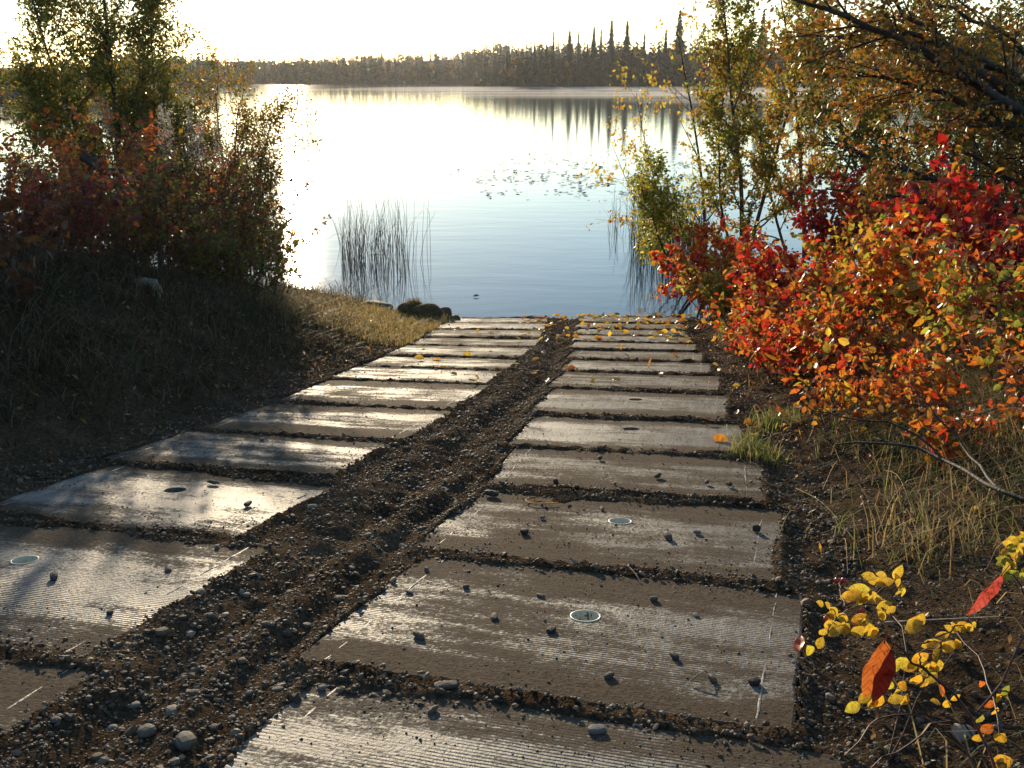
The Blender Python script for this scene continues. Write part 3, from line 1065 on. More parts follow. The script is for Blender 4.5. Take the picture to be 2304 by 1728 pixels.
def shrub(name, label, cat, xy, h, r, pal, n_leaf, size, n_obj=0, stems=10, seed=0, group=None, low=.25, lean=(0, 0), meshes=None, droop=.5, twig='twig', fine=True, width=1.0, dens=6):
    rng = np.random.default_rng(seed)
    z = gz(*xy)
    base = np.array([xy[0], xy[1], max(z, -.1)])
    root = thing(name, label, cat, base, group)
    polys = []
    tips = []
    for s in range(stems):
        a = rng.uniform(0, 6.283)
        q = math.sqrt(rng.random())
        out = np.array([math.cos(a) * r * q + lean[0], math.sin(a) * r * q + lean[1], h * rng.uniform(.75, 1.05) * (1 - .25 * q * q)])
        L = np.linalg.norm(out)
        st = path(rng, np.array([math.cos(a) * .06, math.sin(a) * .06, -.06]), out + np.array([0, 0, .3 * L]), L * 1.06, 7, .09, 0.0, bias=(out / L) * .12)
        rad = taper(.004 + .0035 * h, 8, .3)
        polys.append((st, rad))
        subs = split_path(rng, st, rad, dens, .28, 1.0, .8, .36 * h * .6 + .16 * r, .55, 4, .13, .02)
        polys += subs
        tips += [(b[0], 1.0) for b in subs] + [(st[3:], .8)]
    segs = [(p[i], p[i + 1]) for p, w_ in tips for i in range(len(p) - 1)]
    A = np.array([s[0] for s in segs])
    B = np.array([s[1] for s in segs])
    idx = rng.integers(len(segs), size=n_leaf)
    t = rng.random((n_leaf, 1))
    pos = A[idx] + (B[idx] - A[idx]) * t + rng.normal(size=(n_leaf, 3)) * .02
    bd = unit(B[idx] - A[idx])
    ok = pos[:, 2] > low * h * rng.random(n_leaf)
    pos, bd = pos[ok], bd[ok]
    n = len(pos)
    sz = size * np.clip(rng.lognormal(-.08, .32, n), .4, 1.7)
    cols = pick(rng, pal, n)
    # colour goes in drifts through the bush
    V, F = tubes(polys, 5)
    put('stems', new_mesh('stems', V, F, M[twig], True), root)
    sel = np.zeros(n, bool)
    if n_obj:
        dist = np.linalg.norm(pos + base - np.array([0, 0, CAM_Z]), axis=1) + rng.normal(size=n) * .25 * r
        sel[np.argsort(dist)[:n_obj]] = True
        d, y, nn = leaf_frames(rng, n, bd, droop, .7)
        for i in np.nonzero(sel)[0]:
            put_leaf(root, meshes or LM_DOG, rng, pos[i], d[i], nn[i], sz[i] * 1.12, cols[i])
    rest = ~sel
    if rest.any():
        V, F, C = leaf_cloud(rng, pos[rest], sz[rest], cols[rest], droop, .7, fine, bd[rest], width)
        o = put('foliage', new_mesh('foliage', V, F, M['leaf'], False, C), root)
        if rest.sum() > 300:
            o['kind'] = 'stuff'
    return root


def tree(name, label, cat, xy, trunks, pal, n_leaf, size, seed, crown_t=(.3, 1.0), br=12, br_L=1.2, tw=6, tw_L=.45, ang=.75, up=.04, group=None, mat='bark', droop=.5, fine=False, lfun=None, sparse=None, width=1.0, zbase=None, jit=.05):
    """trunks: list of (direction, length, radius, wobble)."""
    rng = np.random.default_rng(seed)
    z = gz(*xy) if zbase is None else zbase
    base = np.array([xy[0], xy[1], z])
    root = thing(name, label, cat, base, group)
    polys, tw_p = [], []
    tr = []
    for d, L, r, wob in trunks:
        p = path(rng, np.array([rng.normal() * .05, rng.normal() * .05, -.15]), d, L, 12, wob, .02)
        rad = taper(r, 13, .25)
        tr.append((p, rad))
        b1 = split_path(rng, p, rad, br, crown_t[0], crown_t[1], ang, br_L, .5, 6, .10, up, lfun=lfun)
        for bp, brd in b1:
            b2 = split_path(rng, bp, brd, tw, .2, 1.0, .7, tw_L, .55, 4, .14, 0.0)
            polys += b2
            tw_p += [q[0] for q in b2] + [bp[3:]]
        polys += b1
        tw_p.append(p[-4:])
    V, F = tubes(tr, 7)
    put('trunk', new_mesh('trunk', V, F, M[mat], True), root)
    V, F = tubes(polys, 4)
    put('branches', new_mesh('branches', V, F, M[mat], True), root)
    segs = [(p[i], p[i + 1]) for p in tw_p for i in range(len(p) - 1)]
    A = np.array([s[0] for s in segs])
    B = np.array([s[1] for s in segs])
    idx = rng.integers(len(segs), size=n_leaf)
    pos = A[idx] + (B[idx] - A[idx]) * rng.random((n_leaf, 1)) + rng.normal(size=(n_leaf, 3)) * jit
    bd = unit(B[idx] - A[idx])
    V, F, C = leaf_cloud(rng, pos, size * rng.uniform(.6, 1.25, n_leaf), pick(rng, pal, n_leaf), droop, .6, fine, bd, width)
    o = put('crown', new_mesh('crown', V, F, M['leaf'], False, C), root)
    o['kind'] = 'stuff'
    return root


# ------------------------------------------------------------------ far forest and spruces
def conifer(rng, h, r, tiers, fr, tint):
    V, F, C = [], [], []
    for k in range(tiers):
        t = (k + .3 * rng.random()) / tiers
        z = h * (.06 + .94 * t)
        rr = r * (1 - t) ** .85 * rng.uniform(.65, 1.2) + .02 * h
        a0 = rng.uniform(0, 6.28)
        for q in range(fr):
            a = a0 + 6.283 * q / fr + rng.uniform(-.3, .3)
            l = rr * rng.uniform(.5, 1.15)
            w_ = .42 * rr
            ca, sa = math.cos(a), math.sin(a)
            b = len(V)
            zt = z - .45 * l - .01 * h
            V += [(0, 0, z + .06 * h * (1 - .5 * t)), (ca * l * .6 - sa * w_, sa * l * .6 + ca * w_, z - .25 * l), (ca * l, sa * l, zt), (ca * l * .6 + sa * w_, sa * l * .6 - ca * w_, z - .25 * l)]
            F += [(b, b + 1, b + 2), (b, b + 2, b + 3)]
            c = np.array(tint) * rng.uniform(.6, 1.25)
            C += [c] * 4
    return np.array(V), np.array(F), np.array(C)


def clump(rng, h, r, n, tint):
    """rounded broad-leaved crown made of leafy facets on a short stem"""
    d = unit(rng.normal(size=(n, 3)))
    c = d * np.array([r, r, h * .42]) * rng.uniform(.55, 1.0, (n, 1)) + np.array([0, 0, h * .58])
    s = r * .55
    a = unit(rng.normal(size=(n, 3)))
    b = unit(np.cross(a, rng.normal(size=(n, 3))))
    V = np.stack([c + a * s, c + b * s * .8, c - a * s * .9, c - b * s * .8], 1).reshape(-1, 3)
    k = np.arange(n) * 4
    F = np.concatenate([np.stack([k, k + 1, k + 2], 1), np.stack([k, k + 2, k + 3], 1)])
    C = np.repeat(np.array(tint) * rng.uniform(.6, 1.3, (n, 1)), 4, 0)
    return V, F, C


SPR = (0.022, 0.035, 0.018)
SPR2 = (0.035, 0.05, 0.024)
rng = np.random.default_rng(71)


def forest(name, label, spots):
    Vs, Fs, Cs = [], [], []
    k = 0
    for x, y, z, h, kind in spots:
        if kind == 0:
            V, F, C = conifer(rng, h, h * rng.uniform(.13, .2), 9, 6, SPR if rng.random() < .6 else SPR2)
        elif kind == 1:
            V, F, C = clump(rng, h, h * rng.uniform(.25, .36), 26, [(0.20, 0.12, 0.02), (0.12, 0.10, 0.02), (0.26, 0.13, 0.02)][rng.integers(3)])
        else:
            V, F, C = clump(rng, h, h * rng.uniform(.25, .36), 26, (0.05, 0.06, 0.02))
        Vs.append(V + np.array([x, y, z]))
        Fs.append(F + k)
        Cs.append(C)
        k += len(V)
    o = put(name, new_mesh(name, np.concatenate(Vs), np.concatenate(Fs), M['needle'], False, np.concatenate(Cs)))
    o['kind'] = 'stuff'
    return tag(o, label, 'forest')


def far_d(t):
    return np.interp(t, FS_T, FS_D)


# hillside across the lake
spots = []
for q in range(2600):
    t = rng.uniform(-.40, .12)
    d = far_d(t) + 3 + 480 * rng.random() ** 1.8
    if t > -.05 and d < 440:
        d += 140
    y = d / math.hypot(1, t)
    x = t * y
    kind = 0 if rng.random() < .62 else (1 if rng.random() < .45 else 2)
    spots.append((x, y, float(ground_h(x, y)), (3.6 + 6.5 * rng.random() ** 1.8) * (1.25 if kind == 0 else .8), kind))
forest('hillside_forest', 'dark hazy mixed forest covering the low hill across the lake', spots)
# low scrub on the shore to the far left
spots = []
for q in range(420):
    t = rng.uniform(-.75, -.36)
    d = far_d(t) + 1 + 110 * rng.random() ** 1.6
    y = d / math.hypot(1, t)
    x = t * y
    spots.append((x, y, float(ground_h(x, y)), rng.uniform(2.0, 3.4) * (1 + max(0, t + .5) * 6), rng.choice([0, 2, 1], p=[.45, .4, .15])))
forest('shore_scrub', 'low dark scrub along the far shore beyond the tall willow', spots)
# wooded point
spots = []
TOPL_X = [1062, 1075, 1110, 1150, 1210, 1280, 1350, 1450, 1600, 1800, 2304, 2600]
TOPL_H = [1.5, 5.5, 8.5, 11, 12.5, 13.5, 14.5, 14.5, 16, 17, 18, 18]
for q in range(1500):
    sx = 1066 + 1500 * rng.random()
    t = (sx - CXP) / math.hypot(FPX, 699)
    d = far_d(t) + 2 + 55 * rng.random() ** 1.3
    if t < -.03:
        d = 305 + 14 * rng.random()
    y = d / math.hypot(1, t)
    x = t * y
    hmax = np.interp(sx, TOPL_X, TOPL_H)
    kind = 0 if rng.random() < .86 else 1
    spots.append((x, y, max(0.1, float(ground_h(x, y))), hmax * rng.uniform(.5, 1.0) * (.75 if kind else 1), kind))
# bushes at the water's edge
for q in range(260):
    sx = 1062 + 1500 * rng.random()
    t = (sx - CXP) / math.hypot(FPX, 699)
    y = (far_d(t) + rng.uniform(0, 3)) / math.hypot(1, t)
    if t < -.035:
        y = 303
    spots.append((t * y, y, 0.05, rng.uniform(1.0, 3.2), 2))
forest('point_forest', 'dense dark spruce forest on the wooded point across the water', spots)
# single spruces standing above the others: (photo x, photo y of tip, slimness)
SPRUCES = [(1203, 93, .09), (1246, 68, .07), (1282, 67, .16), (1302, 70, .07), (1337, 58, .13), (1353, 63, .07), (1377, 43, .15), (1412, 45, .16), (1451, 70, .09), (1499, 66, .12), (1531, 20, .17), (1230, 96, .15), (1322, 96, .14), (1140, 113, .14), (1720, 20, .17), (1850, 30, .17)]
WORDS = ['short leaning', 'thin bare-topped', 'broad-based pointed', 'very thin', 'ragged two-tiered', 'needle-thin', 'tallest full-skirted', 'tall regular conical', 'slim', 'medium ragged', 'big dark', 'small full', 'small pointed', 'outermost small', 'large dark', 'wide dark']
PLACE = ['at the low end of the wooded point', 'near the low end of the wooded point', 'on the wooded point beside a thin one', 'next to a broad spruce on the point', 'left-hand neighbour of the tallest spruce', 'squeezed beside the tallest spruce on the point', 'rising over the wooded point', 'just past the tallest spruce on the point', 'behind the yellow birch leaves', 'showing through the sparse birch twigs', 'behind the young birch top', 'low on the ridge of the point', 'between two tall spruces on the point', 'where the wooded point meets the water', 'behind the alder stems', 'behind the golden alder crown']
for q, (sx, sy, sl) in enumerate(SPRUCES):
    t = (sx - CXP) / math.hypot(FPX, 699)
    y = (far_d(t) + 6 + (q % 4) * 2) / math.hypot(1, t)
    top = at(sx, sy, y)
    z = max(0.2, float(ground_h(top[0], y)))
    h = top[2] - z
    root = thing('spruce_tree', WORDS[q] + ' spruce ' + PLACE[q].replace('left-hand neighbour of', 'standing next to'), 'spruce', (top[0], y, z), 'tall spruces on the wooded point')
    V, F = tubes([(np.array([(0, 0, -.3), (.05, 0, h * .5), (0, 0, h)]), np.array([.2, .12, .02]))], 5)
    put('trunk', new_mesh('trunk', V, F, M['dark_bark'], True), root)
    V, F, C = conifer(np.random.default_rng(300 + q), h, h * sl * (1.0 if sl > .1 else .8), 26, 9, SPR)
    put('crown', new_mesh('crown', V, F, M['needle'], False, C), root)

# ------------------------------------------------------------------ trees and shrubs on the right bank
GR_TR = 'young trees on the right bank'
PAL_ALD = [(3, OLIV), (3, LIME), (2, GOLD), (1, GRN), (1, YEL)]
PAL_GOLD = [(3, GOLD), (2, OLIV), (2, (0.45, 0.18, 0.03)), (1, LIME), (1, YEL)]


def px(sx, Y):
    return at(sx, 500, Y)[0]


tree('alder_tree', 'two-stemmed young alder with slim grey trunks and olive leaves behind red bushes', 'tree', (px(1690, 19), 19.0),
     [((-.10, 0, 1), 5.8, .055, .05), ((.22, .1, 1), 5.6, .05, .05), ((-.3, .1, 1), 4.8, .035, .06)], PAL_ALD, 14000, .078, 401, (.22, 1), 14, 1.15, 6, .42, .7, .05, GR_TR)
tree('alder_tree', 'low spreading alder with yellow-green leaves reaching out over the reeds', 'tree', (px(1600, 18.4), 18.4),
     [((-.5, -.05, 1), 3.0, .035, .06), ((-.15, 0, 1), 2.8, .03, .06), ((-.8, .1, 1), 2.5, .026, .06)], [(3, LIME), (3, OLIV), (2, YEL), (1, GRN)], 5200, .075, 402, (.45, 1), 11, .62, 6, .3, .75, .0, GR_TR)
tree('birch_tree', 'thin birch with sparse hanging golden leaves and upright bare twigs', 'tree', (px(1595, 20), 20.0),
     [((-.06, 0, 1), 5.6, .04, .035), ((-.4, 0, 1), 4.6, .022, .04), ((-.85, 0, 1), 3.9, .018, .05)], [(6, YEL), (3, GOLD)], 1200, .085, 403, (.25, 1), 12, 1.0, 4, .5, .65, .06, GR_TR, droop=2.2)
tree('alder_tree', 'golden-orange leafed alder between the slim grey trunks and the leaning willow', 'tree', (px(1815, 19.5), 19.5),
     [((-.05, 0, 1), 5.6, .05, .05), ((.35, 0, 1), 5.0, .04, .05), ((-.4, -.1, 1), 4.2, .035, .06)], PAL_GOLD, 12500, .078, 404, (.22, 1), 15, 1.15, 6, .42, .75, .04, GR_TR)
tree('alder_tree', 'dense olive and gold alder under the arching dark willow limbs', 'tree', (px(2020, 18), 18.0),
     [((.05, 0, 1), 4.9, .05, .05), ((-.35, .1, 1), 4.4, .04, .05), ((.45, .1, 1), 4.4, .04, .05)], [(3, OLIV), (1, LIME), (2, (0.3, 0.17, 0.02)), (2, GRN)], 13000, .078, 405, (.2, 1), 15, 1.05, 6, .4, .75, .03, GR_TR)
tree('alder_tree', 'dark-stemmed alder with dull gold leaves at the back of the right bank', 'tree', (px(2230, 17), 17.0),
     [((0, 0, 1), 5.2, .06, .05), ((-.3, .1, 1), 4.8, .045, .05), ((.3, .1, 1), 4.8, .045, .05)], [(3, (0.13, 0.12, 0.02)), (2, (0.28, 0.15, 0.02)), (2, GRN), (1, OLIV)], 13000, .078, 406, (.15, 1), 16, 1.1, 6, .42, .75, .03, GR_TR)
tree('alder_tree', 'bushy green-gold alder sapling standing behind the fallen limbs', 'tree', (px(2130, 20), 20.0),
     [((0, 0, 1), 4.4, .045, .05), ((-.4, .1, 1), 3.6, .04, .05), ((.4, .1, 1), 3.8, .04, .05)], [(3, OLIV), (2, GRN), (2, GOLD), (1, YEL)], 12000, .078, 407, (.1, 1), 16, 1.1, 6, .42, .8, .02, GR_TR)


def limb_thing(name, label, cat, base, polys, mat, leaves=None, group=None, part='limb', sides=6):
    root = thing(name, label, cat, base, group)
    for pts, rad in polys[0]:
        V, F = tubes([(local(pts, base), rad)], sides)
        put(part, new_mesh(part, V, F, M[mat], True), root)
    if polys[1]:
        V, F = tubes([(local(p, base), r) for p, r in polys[1]], 4)
        put('twigs', new_mesh('twigs', V, F, M[mat], True), root)
    if leaves is not None:
        V, F, C = leaves
        o = put('foliage', new_mesh('foliage', local(V, base), F, M['leaf'], False, C), root)
        o['kind'] = 'stuff'
    return root


def smooth_path(pts, n=14, jit=0.0, rng=None):
    pts = np.array(pts, float)
    t = np.linspace(0, len(pts) - 1, n)
    k = np.arange(len(pts))
    P_ = np.stack([np.interp(t, k, pts[:, a]) for a in range(3)], 1)
    for _ in range(2):
        P_[1:-1] = (P_[:-2] + 2 * P_[1:-1] + P_[2:]) / 4
    if jit:
        P_[1:-1] += rng.normal(size=(n - 2, 3)) * jit
    return P_


# leaning willow whose trunk stands outside the picture to the right
rng = np.random.default_rng(88)
wb = np.array([8.6, 12.0, gz(8.6, 12.0)])
ARCH = [[(2700, 560, 12), (2420, 330, 11.5), (2200, 190, 11), (2050, 110, 10.8), (1900, 30, 10.6), (1760, -10, 10.6)],
        [(2700, 560, 12), (2450, 300, 12), (2304, 180, 11.8), (2150, 120, 11.6), (2010, 60, 11.4), (1880, 90, 11.3)],
        [(2700, 560, 12), (2480, 400, 12), (2310, 250, 11.6), (2180, 150, 11.4), (2080, 60, 11.2), (1960, -30, 11)],
        [(2700, 560, 12), (2470, 430, 12), (2304, 330, 11.8), (2180, 230, 11.7), (2060, 180, 11.5), (1930, 170, 11.4)],
        [(2700, 560, 12), (2480, 320, 12.5), (2304, 90, 12.5), (2160, 30, 12.4), (2040, -30, 12.2)],
        [(2700, 560, 12), (2480, 480, 12), (2300, 420, 12), (2150, 330, 12), (2000, 300, 12)],
        [(2700, 560, 12), (2450, 300, 13), (2270, 230, 13), (2150, 170, 13), (2030, 130, 13)]]
main, tw, lp = [], [], []
for q, a in enumerate(ARCH):
    pts = [wb + np.array([0, 0, -.2]), wb + (at(*a[0]) - wb) * .6] + [at(*b) for b in a[1:]]
    P_ = smooth_path(pts, 18, .025, rng)
    rad = np.linspace(.085, .014, 18) * (1 if q < 4 else .7)
    main.append((P_, rad))
    s1 = split_path(rng, P_, rad, 16, .3, 1, .55, .95, .4, 5, .12, -.02)
    for p1, r1 in s1:
        s2 = split_path(rng, p1, r1, 5, .2, 1, .6, .4, .6, 4, .12, -.03)
        tw += s2
        lp += [x[0] for x in s2] + [p1]
    tw += s1
segs = [(p[i], p[i + 1]) for p in lp for i in range(len(p) - 1)]
A = np.array([s[0] for s in segs])
B = np.array([s[1] for s in segs])
nl = 12000
idx = rng.integers(len(segs), size=nl)
pos = A[idx] + (B[idx] - A[idx]) * rng.random((nl, 1)) + rng.normal(size=(nl, 3)) * .06
lv = leaf_cloud(rng, pos, .07 * rng.uniform(.6, 1.25, nl), pick(rng, [(3, (0.26, 0.13, 0.015)), (2, (0.22, 0.09, 0.015)), (3, (0.12, 0.11, 0.02)), (1, (0.3, 0.09, 0.015))], nl), .6, .5, False, unit(B[idx] - A[idx]))
limb_thing('willow_tree', 'leaning willow with thick dark arching limbs and dull orange leaves', 'tree', wb, (main, tw), 'dark_bark', lv, GR_TR, 'limb', 7)

# fallen dead limbs behind the red bushes
FALL = [[(2420, 520, 13), (2300, 480, 13), (2160, 430, 13.3), (2040, 385, 13.6), (1940, 350, 14), (1850, 320, 14.3)],
        [(2420, 560, 12.5), (2300, 500, 12.7), (2180, 460, 13), (2060, 450, 13.3), (1960, 440, 13.6), (1860, 425, 13.8)]]
for q, a in enumerate(FALL):
    P_ = smooth_path([at(*b) for b in a], 16, .03, rng)
    base = np.array([P_[0][0], P_[0][1], gz(P_[0][0], P_[0][1])])
    rad = np.linspace(.06 - .015 * q, .012, 16)
    subs = split_path(rng, P_, rad, 10, .15, 1, .6, .8, .45, 5, .12, .03)
    s2 = []
    for p1, r1 in subs:
        s2 += split_path(rng, p1, r1, 3, .3, 1, .6, .35, .6, 3, .12, 0)
    pts0 = np.vstack([base - np.array([0, 0, .1]), P_])
    limb_thing('fallen_limb', ['thick dark bare limb propped above the red bushes, rising to the left', 'thinner dark bare limb lying level under the thick one'][q].replace(', rising to the left', ' and pointing at the lake'), 'branch', base, ([(pts0, np.append(.065, rad))], subs + s2), 'dark_bark')

GR_SH = 'autumn bushes along the right edge of the ramp'
PAL_RED = [(4, RED), (3, SCAR), (2, ORAN), (1, GOLD), (1, PURP)]
PAL_OR = [(4, ORAN), (2, SCAR), (3, GOLD), (1, YEL), (1, BRN), (1, LIME)]
PAL_MIX = [(3, ORAN), (2, RED), (2, SCAR), (2, GOLD), (1, PURP), (1, LIME), (1, BRN)]
PAL_YG = [(3, LIME), (3, GOLD), (2, ORAN), (1, GRN), (1, YEL)]
PAL_DK = [(3, BRN), (2, PURP), (2, ORAN), (2, RED), (1, OLIV)]
SHR = [
    # name, label, xy, h, r, palette, n, size, nobj, seed, stems
    ('dogwood_bush', 'scarlet-topped orange bush leaning over the water at the ramp end', (3.35, 16.3), 1.5, .95, [(3, SCAR), (3, ORAN), (2, RED), (2, GOLD)], 3800, .085, 200, 501, 18),
    ('dogwood_bush', 'tall crimson bush in front of the slim grey alder trunks', (5.0, 15.6), 1.95, .75, [(5, RED), (2, SCAR), (1, ORAN), (1, PURP)], 2200, .09, 130, 502, 12),
    ('rose_bush', 'yellow-green and orange bush low beside the last slabs', (3.4, 14.9), 1.0, .7, PAL_YG, 2000, .075, 150, 503, 11),
    ('dogwood_bush', 'orange and yellow bush beside the tall crimson bush', (5.6, 14.6), 1.8, .8, [(3, ORAN), (3, GOLD), (2, SCAR), (1, OLIV)], 2000, .085, 110, 504, 12),
    ('dogwood_bush', 'loose red bush with large bright leaves at mid ramp', (3.5, 12.9), 1.15, .8, PAL_RED, 1900, .095, 240, 505, 12),
    ('dogwood_bush', 'shaded purple-red bush below the fallen limbs', (5.4, 12.4), 1.3, .85, PAL_DK, 1900, .085, 160, 506, 12),
    ('rose_bush', 'orange and purple bush with glossy drooping leaves beside the gravel edge', (3.15, 10.9), .95, .8, PAL_MIX, 2100, .075, 260, 507, 12),
    ('dogwood_bush', 'red bush with big heart-red leaves on tall bare stems', (4.6, 10.3), 1.5, .75, PAL_RED, 1700, .10, 260, 508, 11),
    ('rose_bush', 'dense orange bush with a few lemon leaves', (3.75, 8.9), 1.15, .75, PAL_OR, 2300, .07, 280, 509, 13),
    ('rose_bush', 'brownish orange bush with many bare twigs over dry grass', (2.95, 8.4), .72, .65, [(3, ORAN), (2, BRN), (2, GOLD), (1, SCAR), (1, LIME)], 1500, .062, 240, 510, 12),
    ('dogwood_bush', 'tall scarlet bush at the end of the fallen limbs', (4.75, 9.0), 1.5, .65, PAL_RED, 1500, .10, 240, 511, 10),
    ('rose_bush', 'small orange bush with red hips growing from the dry grass', (2.75, 6.7), .55, .5, [(4, ORAN), (2, GOLD), (2, SCAR), (1, YEL)], 900, .055, 240, 512, 10),
    ('rose_bush', 'green and rust coloured bush behind the small hip-bearing bush', (3.5, 7.1), .95, .6, [(3, OLIV), (2, ORAN), (2, LIME), (1, SCAR), (1, GOLD)], 1500, .065, 240, 513, 12),
    ('rose_bush', 'thin twiggy orange bush crossed by the bare dark branch', (2.7, 5.75), .42, .5, [(4, ORAN), (3, GOLD), (1, SCAR), (1, BRN)], 520, .05, 240, 514, 14),
    ('rose_bush', 'rust and gold bush overhung by the bare dark branch', (3.25, 5.9), .62, .5, [(3, ORAN), (2, GOLD), (2, BRN), (1, LIME)], 800, .055, 240, 515, 13),
    ('dogwood_bush', 'low sparse red bush spilling over the soil next to the slab edge', (2.65, 8.0), .5, .5, [(3, SCAR), (2, RED), (2, ORAN), (1, BRN), (1, GOLD)], 520, .065, 240, 519, 12),
    ('rose_bush', 'low twiggy bush with gold and rust leaflets beside the two grass tufts', (2.35, 6.75), .42, .42, [(3, GOLD), (3, ORAN), (2, BRN), (1, LIME)], 420, .05, 200, 520, 13),
    ('rose_bush', 'low red and lime bush at the corner of the last right-hand slab', (3.45, 15.7), .75, .65, [(3, SCAR), (2, LIME), (2, GOLD), (2, ORAN), (1, RED)], 1900, .07, 160, 521, 14),
    ('dogwood_bush', 'knee-high scarlet bush leaning toward the slab with the dark hole', (2.6, 9.1), .7, .55, [(3, SCAR), (3, ORAN), (1, RED), (1, GOLD)], 1000, .065, 220, 522, 13),
    ('rose_bush', 'knee-high bush of orange and lime leaves by the leaf-strewn slabs', (2.85, 11.9), .8, .6, [(3, ORAN), (2, LIME), (2, SCAR), (2, GOLD)], 1400, .065, 200, 523, 13),
    ('rose_bush', 'dry twiggy bush with few rust leaves in the straw grass', (3.1, 5.1), .5, .5, [(3, ORAN), (2, BRN), (2, GOLD)], 360, .05, 200, 524, 16),
    ('rose_bush', 'low rust-brown bush where dry grass meets the gravel edge', (2.75, 9.8), .6, .5, [(3, BRN), (3, ORAN), (1, SCAR), (1, GOLD)], 1100, .06, 200, 516, 12),
    ('rose_bush', 'orange bush mixed with lime leaves between red neighbours', (4.1, 11.8), 1.2, .7, PAL_YG + [(4, ORAN)], 1900, .07, 200, 517, 12),
    ('dogwood_bush', 'wine-red bush with silvery glossy leaves beside the dense orange bush', (4.15, 7.9), 1.1, .6, [(3, PURP), (3, RED), (2, ORAN), (1, BRN)], 1500, .075, 240, 518, 12),
]
for nm, lb, xy, h, r, pal, n, size, no, sd, st in SHR:
    shrub(nm, lb, 'bush', xy, h, r, pal, n, size, no, st, sd, GR_SH, meshes=LM_DOG if nm.startswith('dog') else LM_OVAL)
for q, (lb, xy, h, r, pal) in enumerate([
        ('leafy olive undergrowth behind the tall crimson bush', (6.6, 16.4), 2.0, 1.0, PAL_YG),
        ('gold and green undergrowth at the foot of the dark-stemmed alder', (7.9, 15.2), 2.0, 1.0, PAL_GOLD),
        ('small yellow bush among the right-hand reeds', (4.3, 18.5), 1.3, .6, [(3, LIME), (3, YEL), (2, OLIV)])]):
    shrub('undergrowth_bush', lb, 'bush', xy, h, r, pal, 2200, .075, 0, 12, 540 + q, 'undergrowth among the right-hand trees', fine=False)

# ------------------------------------------------------------------ plants on the left bank
GR_L = 'bushes on the left bank'
tree('willow_tree', 'tall olive-leaved willow standing at the water left of the ramp', 'tree', (px(268, 17.0), 17.0),
     [((.04, 0, 1), 6.3, .06, .03), ((-.22, 0, 1), 5.6, .045, .04), ((.22, 0, 1), 5.0, .045, .04), ((-.5, -.1, 1), 3.6, .03, .05), ((.5, .1, 1), 2.8, .03, .05)],
     [(4, OLIV), (3, GRN), (2, (0.25, 0.2, 0.04)), (1, GOLD)], 54000, .075, 601, (.25, 1), 26, 1.25, 8, .55, .65, .03, None, lfun=lambda t: 1.2 - .75 * t, width=.8, jit=.07)
tree('willow_bush', 'rounded olive willow bush glowing against the sun glint', 'bush', (px(500, 17.2), 17.2),
     [((0, 0, 1), 3.6, .04, .05), ((-.3, 0, 1), 3.3, .035, .05), ((.28, 0, 1), 3.3, .035, .05), ((.5, .1, 1), 2.8, .03, .05), ((-.5, .1, 1), 2.8, .03, .05), ((.15, -.1, 1), 3.4, .03, .05)],
     [(3, OLIV), (2, GOLD), (2, (0.3, 0.14, 0.03)), (1, GRN)], 26000, .06, 602, (.12, 1), 18, .8, 7, .36, .7, .04, GR_L, width=.8, jit=.06)
